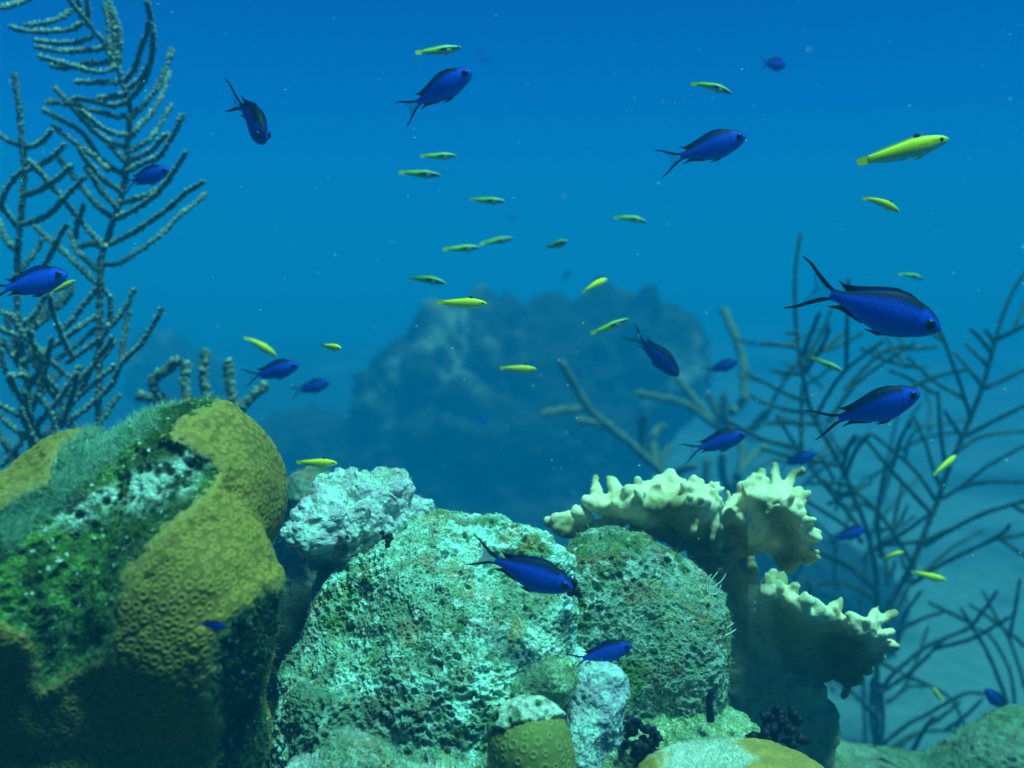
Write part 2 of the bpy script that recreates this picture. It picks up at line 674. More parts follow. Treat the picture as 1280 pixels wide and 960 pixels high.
    turf(root, V2, N2, crest, 9000, 0.006, 0.00016, 3, (0.44, 0.62, 0.46), (0.12, 0.27, 0.07), up=0.5)
    crest2 = np.where((film > 0.55) & (pd < 6))[0]
    turf(root, V2, N2, crest2, 3600, 0.008, 0.00013, 13, (0.52, 0.74, 0.60), (0.24, 0.44, 0.26), up=0.7)
    rim = np.where((np.abs(pd) < 7) & fr)[0]
    turf(root, V2, N2, rim, 3500, 0.0045, 0.00018, 14, (0.20, 0.30, 0.14), (0.10, 0.16, 0.05), up=0.2)
    rest = np.where(dead & (film <= 0.3) & (strip < 0.4))[0]
    turf(root, V2, N2, rest, 12000, 0.0042, 0.00018, 4, (0.05, 0.12, 0.02), (0.16, 0.24, 0.08), up=0.2)


star_coral()


# ------------------------------------------------------------------ rocks
def rock(name, label, cat, ells, n, seed, k=0.012, pits=1.0, pitf=135, tint_=None, crust=0.0, turfn=5000, turflen=0.005,
         mat=None, rough=1.35, zground=None, lumps=0.0, pale=(0.46, 0.58, 0.46), colfn=None):
    V, F = blob(ells, n, k)
    N = vnormals(V, F)
    V = V + N * (rough * (0.011 * fbm(V, 13, 3, seed) + 0.005 * fbm(V, 42, 3, seed + 5)))[:, None]
    N = vnormals(V, F)
    if lumps > 0:
        wl, _ = worley(V + 0.012 * np.stack([fbm(V, 40, 2, 1), fbm(V, 40, 2, 2), fbm(V, 40, 2, 3)], 1), 42, seed + 70)
        V = V + N * (lumps * (0.6 - np.clip(wl, 0, 1)))[:, None]
        N = vnormals(V, F)
    reg = sstep(-0.22, 0.2, fbm(V, 19, 3, seed + 9))
    w1, cid = worley(V, pitf, seed + 20)
    w2, _ = worley(V, pitf * 1.9, seed + 23)
    hole = 1 - sstep(0.18, 0.62, w1)
    hole2 = 1 - sstep(0.15, 0.55, w2)
    fine = fbm(V, 190, 3, seed + 31)
    h = -0.0042 * pits * (0.15 + 0.85 * reg) * hole - 0.0016 * pits * hole2 + 0.0024 * fine
    V = V + N * h[:, None]
    N = vnormals(V, F)
    g = fbm(V, 24, 4, seed + 40)
    g2 = fbm(V, 60, 4, seed + 44)
    c = mixc(pale, np.array((0.26, 0.37, 0.25)), sstep(-0.25, 0.35, g2))
    c = mixc(c, np.array((0.20, 0.26, 0.12)), (1 - reg) * 0.5)
    c = mixc(c, np.array((0.10, 0.19, 0.03)), sstep(0.08, 0.36, g) * 0.85)
    c = mixc(c, np.array((0.42, 0.17, 0.08)), sstep(0.16, 0.42, fbm(V, 45, 3, seed + 55)) * 0.45)
    c = mixc(c, np.array((0.62, 0.48, 0.10)), sstep(0.26, 0.45, fbm(V, 70, 3, seed + 57)) * 0.30)
    c = mixc(c, np.array((0.78, 0.82, 0.74)), sstep(0.30, 0.45, fbm(V, 110, 3, seed + 58)) * 0.7)
    c = mixc(c, np.array((0.05, 0.08, 0.03)), sstep(0.55, 0.9, cid) * hole * 0.5)
    if crust > 0:
        cr = sstep(0.35 - crust, 0.65 - crust, fbm(V, 20, 4, seed + 60) * 0.5 + 0.5)
        cc = mixc((0.46, 0.40, 0.42), (0.54, 0.62, 0.56), sstep(-0.3, 0.3, fbm(V, 80, 3, seed + 61)))
        c = mixc(c, cc, cr)
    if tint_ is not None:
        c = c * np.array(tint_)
    if colfn is not None:
        c = colfn(V, N, c)
    e0 = ells[0][0]
    root = thing(name, label, cat, (e0[0], e0[1], float(bed_h(e0[0], e0[1]))))
    child('rock_body', V, F, mat or M_ROCK, root, c)
    if turfn:
        idx = np.where(facing(V, N) > -0.25)[0]
        turf(root, V, N, idx, turfn, turflen, 0.00017, seed, (0.36, 0.48, 0.34), (0.10, 0.18, 0.05))
    return V, F, N, root


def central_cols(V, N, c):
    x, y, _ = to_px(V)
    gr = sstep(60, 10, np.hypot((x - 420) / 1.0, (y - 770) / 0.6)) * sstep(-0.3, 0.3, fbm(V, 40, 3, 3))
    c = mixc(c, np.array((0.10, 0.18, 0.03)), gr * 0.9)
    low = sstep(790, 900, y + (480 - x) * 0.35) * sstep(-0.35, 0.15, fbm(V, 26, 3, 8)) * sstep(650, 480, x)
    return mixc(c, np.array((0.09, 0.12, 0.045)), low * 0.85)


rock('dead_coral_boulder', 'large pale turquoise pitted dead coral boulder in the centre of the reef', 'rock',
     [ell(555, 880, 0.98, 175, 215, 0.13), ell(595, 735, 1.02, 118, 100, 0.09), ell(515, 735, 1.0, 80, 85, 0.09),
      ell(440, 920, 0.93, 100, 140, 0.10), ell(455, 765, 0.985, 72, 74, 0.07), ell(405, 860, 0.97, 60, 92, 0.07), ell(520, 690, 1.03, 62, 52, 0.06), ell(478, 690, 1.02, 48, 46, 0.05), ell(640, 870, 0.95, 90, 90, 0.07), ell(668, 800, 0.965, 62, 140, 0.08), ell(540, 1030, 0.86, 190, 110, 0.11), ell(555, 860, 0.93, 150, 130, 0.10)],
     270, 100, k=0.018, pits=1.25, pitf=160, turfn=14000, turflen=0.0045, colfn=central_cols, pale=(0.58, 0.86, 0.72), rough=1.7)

rock('crusted_rock', 'whitish pink crusted rock knob beside the star coral, above the dark crevice', 'rock',
     [ell(445, 655, 1.02, 70, 58, 0.06), ell(476, 626, 1.02, 32, 32, 0.05), ell(402, 655, 0.99, 32, 36, 0.05),
      ell(432, 622, 1.03, 28, 24, 0.04), ell(500, 660, 1.06, 40, 40, 0.06), ell(500, 720, 1.10, 60, 70, 0.06)],
     130, 200, k=0.012, pits=0.45, pitf=90, crust=0.18, turfn=3500, mat=M_CRUST, lumps=0.016, pale=(0.32, 0.38, 0.33))

rock('turf_boulder', 'rounded shaggy grey-green boulder below the fire coral branches', 'rock',
     [ell(808, 800, 1.06, 100, 118, 0.10), ell(765, 715, 1.06, 60, 52, 0.07), ell(860, 830, 1.04, 52, 100, 0.08),
      ell(735, 790, 1.03, 62, 88, 0.07), ell(745, 860, 1.0, 60, 60, 0.06)],
     190, 300, k=0.03, pits=1.1, pitf=120, tint_=(0.74, 0.74, 0.72), turfn=10000, turflen=0.0055)

rock('algae_ledge', 'low yellowish green ledge of rubble under the shaggy boulder', 'rock',
     [ell(830, 925, 1.0, 110, 58, 0.07), ell(900, 960, 0.98, 70, 60, 0.06), ell(770, 960, 0.96, 90, 60, 0.06)],
     110, 400, k=0.02, pits=0.9, pitf=120, turfn=7000, turflen=0.006, tint_=(1.0, 1.0, 0.72))

rock('crusted_lump', 'bluish white crusted lump between the small star coral and the ledge', 'rock',
     [ell(744, 895, 0.86, 40, 58, 0.035), ell(722, 960, 0.83, 34, 70, 0.03)],
     90, 500, k=0.012, pits=0.6, pitf=150, crust=0.25, turfn=2500, mat=M_CRUST, lumps=0.006, turflen=0.004, tint_=(0.80, 0.84, 0.88))

rock('mossy_lump', 'small mossy lump resting between the boulder and the swimming small chromis', 'rock',
     [ell(687, 850, 0.845, 32, 30, 0.03), ell(660, 862, 0.84, 28, 22, 0.03)],
     80, 600, k=0.010, pits=0.5, pitf=150, crust=0.12, turfn=3000, tint_=(0.75, 0.85, 0.55), turflen=0.006)

rock('frosted_rubble', 'pale frosted rubble at the foot of the central boulder, near the dark corner', 'rock',
     [ell(445, 960, 0.82, 52, 34, 0.04), ell(400, 985, 0.82, 60, 30, 0.04), ell(520, 995, 0.82, 90, 32, 0.05)],
     90, 700, k=0.012, pits=1.0, pitf=130, crust=0.12, turfn=5000, tint_=(0.8, 0.8, 0.75))

rock('crevice_rock', 'rock with near-black shade colouring in the crevice between star coral and central boulder', 'rock',
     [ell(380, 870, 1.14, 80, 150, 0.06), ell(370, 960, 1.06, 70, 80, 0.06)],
     80, 800, k=0.02, pits=1.0, pitf=110, turfn=3500, tint_=(0.08, 0.09, 0.08), turflen=0.007)  # near-black tint paints in the shade of the crevice

rock('distant_knob', 'small fuzzy dim rock behind the star coral, below a yellow wrasse', 'rock',
     [ell(388, 625, 1.55, 36, 40, 0.06), ell(400, 700, 1.6, 60, 70, 0.08)],
     75, 900, k=0.02, pits=0.5, pitf=80, turfn=2500, turflen=0.01, tint_=(0.55, 0.5, 0.42))

rock('corner_reef_slope', 'green and tan reef slope rising in the lower corner below the dark gorgonian', 'rock',
     [ell(1235, 985, 1.5, 90, 62, 0.10), ell(1320, 960, 1.5, 120, 72, 0.12), ell(1130, 1000, 1.5, 90, 54, 0.10), ell(1045, 985, 1.45, 70, 48, 0.09)],
     130, 1000, k=0.03, pits=0.9, pitf=70, crust=0.06, turfn=9000, turflen=0.01, tint_=(0.40, 0.46, 0.30))


def small_star_coral():
    V, F = blob([ell(662, 930, 0.79, 52, 52, 0.034), ell(668, 975, 0.79, 54, 60, 0.034)], 95, 0.012)
    N = vnormals(V, F)
    x, y, _ = to_px(V)
    capd = poly_dist(x, y, [(600, 860), (720, 860), (716, 893), (690, 899), (650, 902), (622, 912), (604, 930)]) + 6 * fbm(V, 90, 3, 4)
    dead = capd < 0
    Vt, ring, pit, core, out, sep, rv = polyp_shape(V, N, 0.0080, 15, 0.0005, 0.0024)
    c = np.tile(np.array((0.20, 0.17, 0.035)), (len(V), 1))
    c = mixc(c, np.array((0.30, 0.28, 0.08)), ring * 0.6)
    c = mixc(c, np.array((0.12, 0.11, 0.04)), pit * 0.5)
    w1, _ = worley(V, 130, 7)
    hole = 1 - sstep(0.2, 0.5, w1)
    Vd = V + N * (0.004 + 0.002 * fbm(V, 80, 3, 9) - 0.004 * hole)[:, None]
    cdd = mixc((0.62, 0.62, 0.5), (0.08, 0.16, 0.03), sstep(-0.1, 0.3, fbm(V, 60, 3, 3)))
    V2 = np.where(dead[:, None], Vd, Vt)
    col = np.where(dead[:, None], cdd, c)
    root = thing('small_star_coral', 'small dome of olive star coral with ringed polyps at the foot of the boulder', 'coral', ground(662, 940, 0.79))
    fm = dead[F].sum(1) >= 2
    (i1, f1), (i2, f2) = split_mesh(V2, F, fm)
    child('dead_patch', V2[i1], f1, M_DEAD, root, col[i1])
    child('living_tissue', V2[i2], f2, M_TISSUE, root, col[i2])


small_star_coral()


def mustard_coral():
    ells = [ell(935, 985, 0.88, 105, 54, 0.05), ell(860, 985, 0.88, 70, 44, 0.045)]
    V, F = blob(ells, 105, 0.015)
    N = vnormals(V, F)
    V = V + N * (0.003 * fbm(V, 50, 3, 5))[:, None]
    x, y, _ = to_px(V)
    cap = sstep(10, -14, np.hypot((x - 880) / 1.3, (y - 948)) - 42 + 16 * fbm(V, 70, 3, 6))
    w1, _ = worley(V, 200, 3)
    V = V + N * (0.0012 * (0.5 - w1) + 0.002 * cap * fbm(V, 150, 3, 9))[:, None]
    c = mixc((0.46, 0.25, 0.04), (0.32, 0.19, 0.04), sstep(-0.3, 0.3, fbm(V, 90, 3, 2)))
    c = mixc(c, np.array((0.60, 0.64, 0.56)), cap * 0.7)
    root = thing('mustard_coral', 'mustard orange coral hump with a pale crust beneath the black tunicate bush', 'coral', ground(930, 980, 0.88))
    child('living_tissue', V, F, M_TISSUE, root, c)
    idx = np.where(cap > 0.4)[0]
    turf(root, V, N, idx, 3000, 0.004, 0.0002, 77, (0.6, 0.66, 0.56), (0.4, 0.5, 0.36))


mustard_coral()


# ------------------------------------------------------------------ far reef
def far_mound(name, label, ells, n, seed, amp=1.0, k=0.3, warts=0.5, wf=1.7):
    V, F = blob(ells, n, k)
    N = vnormals(V, F)
    V = V + N * (amp * (0.34 * fbm(V, 0.9, 3, seed) + 0.22 * fbm(V, 2.6, 4, seed + 3) + 0.10 * fbm(V, 7.5, 3, seed + 5)))[:, None]
    w1, _ = worley(V, wf, seed + 8)
    V = V + N * (amp * warts * (0.55 - w1) * sstep(-0.2, 0.4, fbm(V, 0.9, 2, seed + 12)))[:, None]
    g = fbm(V, 1.5, 4, seed + 20)
    c = mixc((0.025, 0.03, 0.022), (0.20, 0.22, 0.16), sstep(0.08, 0.6, g))
    e0 = ells[0][0]
    root = thing(name, label, 'reef', (e0[0], e0[1], float(bed_h(e0[0], e0[1]))))
    child('reef_body', V, F, M_FAR, root, c)
    return root


D = 9.3
far_mound('coral_mound', 'broad dark coral mound looming in the blue haze behind the boulders',
          [ell(655, 530, D, 175, 150, 1.1), ell(790, 456, D, 80, 84, 0.7), ell(630, 446, D + .2, 86, 68, 0.6), ell(710, 440, D + .1, 96, 70, 0.6), ell(555, 490, D - .3, 76, 74, 0.7),
           ell(838, 446, D + .2, 36, 50, 0.5), ell(500, 570, D - .2, 56, 90, 0.7), ell(665, 690, D, 205, 130, 1.4)], 130, 31, amp=0.6, warts=0.75, wf=2.8)
far_mound('coral_ridge', 'faint bluish coral ridge in the haze behind the feathery gorgonian',
          [ell(235, 520, 13.5, 50, 80, 1.0), ell(200, 480, 13.6, 34, 60, 0.8), ell(250, 590, 13.5, 90, 60, 1.4)], 90, 51, warts=0.4, amp=0.7)
far_mound('coral_outcrop', 'low hazy coral head on the sand between the star coral and the mound',
          [ell(400, 590, 9.6, 70, 64, 0.6), ell(345, 575, 9.7, 40, 50, 0.5)], 60, 61, amp=0.6)
far_mound('coral_outcrop', 'small round hazy coral head near the foot of the dark gorgonian',
          [ell(1000, 720, 6.5, 70, 60, 0.4), ell(1060, 740, 6.4, 40, 50, 0.35)], 60, 81, amp=0.4)


# ------------------------------------------------------------------ gorgonians
def catmull(pts, step):
    pts = np.asarray(pts, float)
    if len(pts) == 2:
        n = max(2, int(np.linalg.norm(pts[1] - pts[0]) / step))
        t = np.linspace(0, 1, n + 1)[:, None]
        return pts[0] * (1 - t) + pts[1] * t
    Q = np.concatenate([[2 * pts[0] - pts[1]], pts, [2 * pts[-1] - pts[-2]]])
    out = []
    for i in range(1, len(Q) - 2):
        a, b, c, d = Q[i - 1], Q[i], Q[i + 1], Q[i + 2]
        n = max(1, int(np.linalg.norm(c - b) / step))
        for t in np.arange(n) / n:
            out.append(0.5 * (2 * b + (c - a) * t + (2 * a - 5 * b + 4 * c - d) * t * t + (3 * b - a - 3 * c + d) * t ** 3))
    out.append(pts[-1])
    return np.array(out)


def tube(path, r0, r1, seg=8, bump=0.0, seed=0, cols=None, tipround=True):
    """a tapering branch; bump raises polyps out of its skin"""
    n = len(path)
    r = np.random.RandomState(seed)
    T = np.gradient(path, axis=0)
    T /= np.linalg.norm(T, axis=1)[:, None] + 1e-12
    ref = np.array([0.12, 0.95, 0.2])
    A = np.cross(T, ref)
    A /= np.linalg.norm(A, axis=1)[:, None] + 1e-12
    B = np.cross(T, A)
    s = np.linspace(0, 1, n)
    rad = r0 + (r1 - r0) * s
    if tipround:
        L = np.concatenate([[0], np.cumsum(np.linalg.norm(np.diff(path, axis=0), axis=1))])
        e = (L[-1] - L) / (r1 * 1.3)
        rad = rad * np.sqrt(np.clip(1 - (1 - np.clip(e, 0, 1)) ** 2, 0.02, 1))
    ang = np.linspace(0, 2 * math.pi, seg, endpoint=False)
    RR = rad[:, None] * np.ones(seg)[None, :]
    hi = np.zeros((n, seg))
    if bump > 0:
        hi = (r.rand(n, seg) < 0.30).astype(float) * r.uniform(0.4, 1.0, (n, seg))
        RR = RR * (1 + 0.10 * r.normal(0, 1, (n, seg))) + bump * hi
    tw = r.uniform(0, 6)
    ca, sa = np.cos(ang + tw), np.sin(ang + tw)
    V = path[:, None, :] + RR[:, :, None] * (A[:, None, :] * ca[None, :, None] + B[:, None, :] * sa[None, :, None])
    V = V.reshape(-1, 3)
    i = np.arange(n - 1)[:, None] * seg
    j = np.arange(seg)[None, :]
    j2 = (j + 1) % seg
    F = np.stack([(i + j).ravel(), (i + j2).ravel(), (i + seg + j2).ravel(), (i + seg + j).ravel()], 1)
    c = None
    if cols is not None:
        c = mixc(cols[0], cols[1], hi.ravel())
    return V, F, c


def z1(l):
    return [(x * .2109, y * .2109) for x, y in l]


def z2(l):
    return [(x * .2109, y * .2109 + 180) for x, y in l]


def z3(l):
    return [(x * .2734, y * .2734 + 360) for x, y in l]


def z4(l):
    return [(x * .25 + 960, y * .25 + 280) for x, y in l]


def z5(l):
    return [(x * .25 + 960, y * .25 + 480) for x, y in l]


def z6(l):
    return [(x * .25 + 960, y * .25 + 700) for x, y in l]


def z7(l):
    return [(x * .271 + 670, y * .271 + 380) for x, y in l]


def gorgonian(root, m, paths, d0, spread, r0, r1, seed, bump, cols, step, seg=8, stems=()):
    r = np.random.RandomState(seed)
    for k, pl in enumerate(paths):
        stem = k in stems
        dtip = r.uniform(-spread, spread) * (0.25 if stem else 1.0)
        n = len(pl)
        d_root = d0 + r.uniform(-0.02, 0.02)
        pts = [P(x, y, d_root + dtip * (i / (n - 1))) for i, (x, y) in enumerate(pl)]
        path = catmull(pts, step)
        f = 1.5 if stem else r.uniform(0.88, 1.1)
        V, F, c = tube(path, r0 * f, r1 * (1.1 if stem else f), seg, bump, seed * 100 + k, cols)
        child('stem' if stem else 'branch', V, F, m, root, c)


def sea_plume():
    S1 = [z1([(560, 3300), (575, 2700), (590, 2150), (600, 1560), (640, 1410), (690, 1250), (740, 1080), (752, 940), (762, 800), (770, 650), (750, 560), (720, 460), (700, 380), (715, 250), (690, 120), (640, 0), (600, -90)])]
    S2 = [[(48, 760), (42, 640), (41, 560), (35, 496), (30, 450), (22, 406), (22, 330), (24, 290), (29, 240), (30, 212), (28, 184), (25, 148), (21, 118), (17, 90)]]
    b = []
    b += [z1(l) for l in (
        [(670, 400), (682, 250), (665, 120), (645, 30)], [(650, 330), (640, 150), (620, 10)],
        [(700, 420), (620, 260), (560, 190), (510, 120), (440, 40), (380, -40)], [(515, 140), (520, 60), (505, -40)],
        [(490, 110), (470, 40), (460, -30)],
        [(490, 140), (400, 180), (250, 190), (130, 180), (50, 155)], [(430, 50), (370, 100), (280, 135), (140, 150)],
        [(200, -20), (140, 5), (60, 35), (-20, 45)], [(550, 220), (450, 250), (330, 255), (200, 240)],
        [(620, 285), (500, 300), (380, 305), (270, 290), (200, 275)],
        [(690, 395), (600, 430), (520, 415), (430, 390), (300, 355), (215, 330)], [(670, 365), (530, 380), (400, 400), (290, 390)],
        [(720, 485), (580, 490), (430, 485)], [(765, 600), (680, 625), (590, 610), (480, 585), (430, 592)],
        [(750, 560), (640, 580), (580, 585)], [(765, 690), (680, 690), (600, 665), (520, 650), (450, 620), (270, 605)],
        [(762, 800), (670, 790), (590, 750), (530, 700), (470, 650)], [(757, 880), (680, 850), (600, 810), (540, 760)],
        [(750, 965), (620, 830), (540, 760), (450, 660), (380, 580), (320, 520)],
        [(745, 1040), (600, 950), (500, 800), (380, 720), (250, 650)], [(640, 1010), (560, 930), (450, 850), (370, 790), (310, 740)],
        [(760, 590), (830, 520), (880, 420), (905, 300), (905, 200), (890, 100), (870, 0)],
        [(735, 490), (800, 400), (830, 300), (870, 200), (885, 120)], [(750, 530), (830, 470), (880, 380)],
        [(768, 710), (870, 600), (930, 520), (970, 430), (1000, 350), (1025, 280)],
        [(763, 820), (880, 690), (940, 600), (980, 500), (1000, 420)], [(757, 905), (880, 830), (930, 770), (980, 680), (1020, 620)],
        [(750, 960), (900, 890), (950, 830), (1010, 790)], [(745, 1020), (870, 960), (940, 930), (1010, 830), (1090, 670)])]
    b += [z2(l) for l in (
        [(690, 440), (740, 420), (870, 340), (960, 260), (1040, 150), (1110, 40)], [(705, 350), (830, 320), (940, 270)],
        [(640, 600), (780, 530), (900, 450), (1000, 380), (1100, 290), (1210, 220)],
        [(600, 715), (700, 710), (830, 630), (950, 540), (1060, 430), (1160, 350), (1230, 285)],
        [(725, 290), (600, 200), (540, 130), (490, 70), (460, 20)], [(700, 380), (600, 280), (550, 200), (500, 130)],
        [(680, 450), (560, 350), (480, 250), (400, 150), (340, 80)],
        [(630, 620), (520, 510), (460, 430), (390, 350), (310, 250), (230, 160), (160, 90)],
        [(600, 760), (460, 640), (430, 560), (410, 520)], [(575, 830), (430, 690), (330, 600), (250, 530), (200, 480)],
        [(610, 610), (540, 590), (470, 610)], [(450, 560), (460, 470), (500, 350)],
        [(115, 480), (250, 440), (340, 370), (420, 280), (510, 190)], [(135, 310), (260, 260), (330, 210), (430, 130)],
        [(142, 165), (260, 110), (330, 60), (390, 0)], [(140, 20), (230, 0), (310, -80)],
        [(110, 490), (50, 420), (10, 360), (30, 290), (80, 210), (140, 150)], [(140, 20), (50, -20), (-10, -60)],
        [(100, 620), (60, 600), (20, 530), (-10, 450)], [(95, 790), (130, 740), (200, 650), (260, 560)],
        [(200, 800), (280, 690), (330, 590), (400, 470)])]
    b += [z3(l) for l in (
        [(470, 0), (505, 60), (490, 190), (420, 260), (300, 345)], [(450, 0), (390, 70), (330, 150), (270, 205)],
        [(95, 180), (160, 120), (210, 30)], [(105, 220), (200, 150), (290, 70), (340, -10)],
        [(120, 335), (240, 270), (350, 190), (450, 125)], [(260, 330), (310, 290), (400, 220), (440, 180)],
        [(160, 640), (200, 590), (270, 510), (330, 420), (375, 350)], [(300, 500), (420, 360), (480, 280), (520, 220)],
        [(320, 530), (450, 420), (530, 350)], [(300, 620), (420, 530), (510, 440), (560, 340), (640, 260), (700, 170), (745, 85)],
        [(555, 330), (570, 210), (590, 100)], [(470, 600), (500, 550), (550, 480)], [(120, 340), (50, 290), (-20, 220)],
        [(95, 225), (0, 185), (-40, 150)], [(70, 140), (0, 105)], [(140, 570), (80, 480), (45, 400)], [(130, 420), (100, 400), (40, 400)],
        [(280, 490), (220, 420), (170, 360)], [(150, 700), (60, 640), (-10, 570)], [(150, 840), (50, 740), (-10, 650)],
        [(500, 180), (560, 110), (620, 0)], [(150, 700), (220, 660), (300, 560), (330, 480)])]
    rt_ = np.random.RandomState(3)
    for k in range(24):
        x0, y0 = rt_.uniform(-10, 120), rt_.uniform(400, 640)
        a = rt_.choice([-1, 1]) * rt_.uniform(0.3, 1.0)
        L = rt_.uniform(50, 110)
        b.append([(x0, y0), (x0 + L * .4 * math.sin(a), y0 - L * .3 * math.cos(a)), (x0 + L * .8 * math.sin(a), y0 - L * .7 * math.cos(a)), (x0 + L * math.sin(a), y0 - L * 1.05 * math.cos(a))])
    root = thing('sea_plume', 'tall feathery olive gorgonian bristling with polyps, standing behind the star coral', 'gorgonian', ground(80, 700, 1.5))
    paths = S1 + S2 + b
    gorgonian(root, M_PLUME, paths, 1.5, 0.09, 0.0032, 0.0026, 5, 0.0035, ((0.075, 0.12, 0.15), (0.56, 0.50, 0.24)), 0.0019, 10, stems=(0, 1))


sea_plume()


def sea_rod():
    b = [z3(l) for l in ([(900, 760), (880, 620), (850, 480), (850, 330)], [(870, 640), (700, 450), (770, 370), (825, 320)],
                         [(950, 700), (950, 520), (930, 400), (940, 275)], [(930, 720), (1070, 585), (1050, 440), (1045, 320)],
                         [(1070, 590), (1150, 500), (1225, 435)], [(880, 640), (740, 520), (620, 490)])]
    root = thing('sea_rod', 'short thick knobbly sea rod fingers poking up behind the star coral crest', 'gorgonian', ground(250, 600, 1.7))
    gorgonian(root, M_PLUME, b, 1.7, 0.03, 0.0068, 0.0068, 6, 0.0052, ((0.10, 0.12, 0.10), (0.50, 0.46, 0.28)), 0.003, 10)


sea_rod()


BR = []


def dark_gorgonian():
    st = [[(1096, 990), (1096, 932), (1096, 850), (1096, 750), (1094, 710)] + z5([(490, 720), (430, 560), (370, 420), (310, 310), (240, 190), (195, 60)]) + z4([(150, 600), (135, 380), (140, 200), (165, 40)]),
          z6([(545, 320), (600, 240), (720, 20)]) + z5([(800, 700), (850, 580), (900, 430), (970, 270), (1020, 150), (1070, 20)]) + z4([(1120, 650), (1170, 470), (1230, 330), (1300, 220)])]
    b = [z5(l) for l in ([(1015, 175), (980, 60), (935, -70), (870, -240), (800, -360)], [(970, 270), (925, 200), (880, 130)], [(895, 420), (880, 370), (860, 200), (850, 30)],
                         [(870, 530), (830, 440), (790, 300), (730, 160)], [(845, 590), (740, 440), (620, 330), (520, 250)],
                         [(820, 650), (680, 500), (590, 400), (490, 280)], [(720, 900), (630, 750), (540, 630), (430, 530)],
                         [(540, 830), (680, 740), (810, 650)], [(870, 575), (970, 510), (1100, 410), (1300, 300)], [(970, 512), (1100, 490), (1300, 490)],
                         [(945, 335), (1080, 260), (1300, 235)], [(990, 260), (1120, 190), (1300, 100)], [(780, 810), (950, 710), (1100, 640), (1300, 580)],
                         [(720, 1000), (820, 930), (950, 860), (1100, 790), (1180, 740), (1210, 700)], [(760, 960), (920, 820), (1080, 730)],
                         [(245, 200), (120, 195), (-20, 200)], [(370, 430), (400, 320), (440, 250)], [(390, 450), (440, 330), (510, 250)],
                         [(415, 510), (320, 495), (200, 500)], [(460, 720), (330, 560), (230, 440), (100, 250), (40, 150)],
                         [(470, 790), (400, 720), (300, 650), (180, 580)], [(560, 870), (550, 640), (570, 500), (595, 400)],
                         [(620, 740), (660, 560), (670, 490)], [(530, 1020), (370, 890), (250, 840)], [(600, 1000), (590, 900), (560, 800)],
                         [(300, 600), (430, 540), (520, 490)], [(620, 420), (660, 280), (720, 180)], [(330, 480), (270, 370), (200, 330)],
                         [(360, 410), (200, 380), (60, 350), (-40, 320)], [(420, 560), (330, 530), (270, 470)], [(560, 640), (480, 600), (430, 610)],
                         [(540, 740), (650, 700), (700, 600)])]
    b += [z4(l) for l in ([(1080, 820), (1180, 780), (1300, 715)], [(1150, 575), (1300, 500)], [(1115, 640), (1060, 570), (1010, 525)], [(1100, 710), (1040, 650), (985, 595)],
                          [(1135, 595), (1085, 525)], [(1075, 815), (1000, 720), (930, 640)], [(720, 815), (850, 760), (1010, 725)], [(840, 850), (700, 770), (600, 730)],
                          [(170, 720), (250, 580), (325, 410)], [(175, 650), (210, 560), (260, 440)], [(185, 740), (265, 620), (310, 520)], [(150, 545), (85, 545)],
                          [(150, 615), (0, 600), (-40, 600)], [(170, 750), (80, 745), (0, 728)], [(190, 885), (90, 850), (-20, 790), (-120, 740)],
                          [(215, 945), (100, 930), (-20, 895), (-100, 850)], [(240, 960), (320, 820), (400, 720), (580, 580)], [(300, 990), (440, 800), (600, 680), (740, 590)],
                          [(380, 830), (560, 650), (690, 605)])]
    b += [z6(l) for l in ([(540, 160), (450, 60), (330, 0), (250, -40)], [(540, 210), (460, 150), (340, 110), (240, 125)], [(540, 500), (700, 580), (830, 640), (910, 690), (960, 770), (1010, 900)],
                          [(545, 690), (600, 600), (680, 520), (800, 430), (1000, 340), (1070, 260), (1150, 150)], [(1230, 830), (1170, 640), (1100, 470), (1020, 330), (960, 235)],
                          [(1240, 820), (1220, 600), (1170, 470), (1100, 370), (1040, 340)], [(1300, 680), (1220, 430), (1150, 300), (1070, 150)], [(1300, 440), (1150, 320), (1000, 215)],
                          [(1010, 310), (900, 260), (800, 210)], [(650, 350), (780, 290), (880, 260)], [(550, 950), (600, 900), (700, 820), (800, 770), (900, 710), (1000, 665), (1090, 670)],
                          [(600, 710), (640, 680), (700, 635), (800, 630)], [(600, 960), (660, 910), (760, 860), (900, 855), (1040, 880)], [(900, 990), (1100, 880), (1230, 800)],
                          [(900, 990), (940, 870), (960, 790)], [(720, 960), (780, 850), (830, 780)], [(1070, 900), (1130, 770)], [(540, 780), (500, 740), (410, 650)],
                          [(620, 480), (650, 400), (680, 280), (770, 150)], [(600, 330), (640, 270), (690, 160), (740, 20)], [(520, 600), (515, 800), (540, 950)],
                          [(560, 620), (575, 800), (560, 960)], [(640, 960), (700, 900), (760, 870)], [(330, 260), (335, 150)], [(380, 290), (385, 190)], [(540, 330), (390, 270), (240, 210), (200, 100)])]
    rt_ = np.random.RandomState(9)
    for k in range(20):
        pl = b[rt_.randint(len(b))]
        m_ = rt_.randint(0, len(pl) - 1)
        (xa, ya), (xb, yb) = pl[m_], pl[m_ + 1]
        t_ = rt_.uniform(0.2, 0.9)
        x0, y0 = xa + (xb - xa) * t_, ya + (yb - ya) * t_
        a = math.atan2(yb - ya, xb - xa) + rt_.choice([-1, 1]) * rt_.uniform(0.45, 0.8)
        L = rt_.uniform(45, 100)
        b.append([(x0, y0), (x0 + L * .5 * math.cos(a), y0 + L * .5 * math.sin(a) - 2), (x0 + L * math.cos(a), y0 + L * math.sin(a) - L * .18)])
    root = thing('dark_gorgonian', 'wide dark teal gorgonian of thin bare curving branches spreading beside the fire coral', 'gorgonian', ground(1096, 990, 2.6))
    BR.extend(st + b)
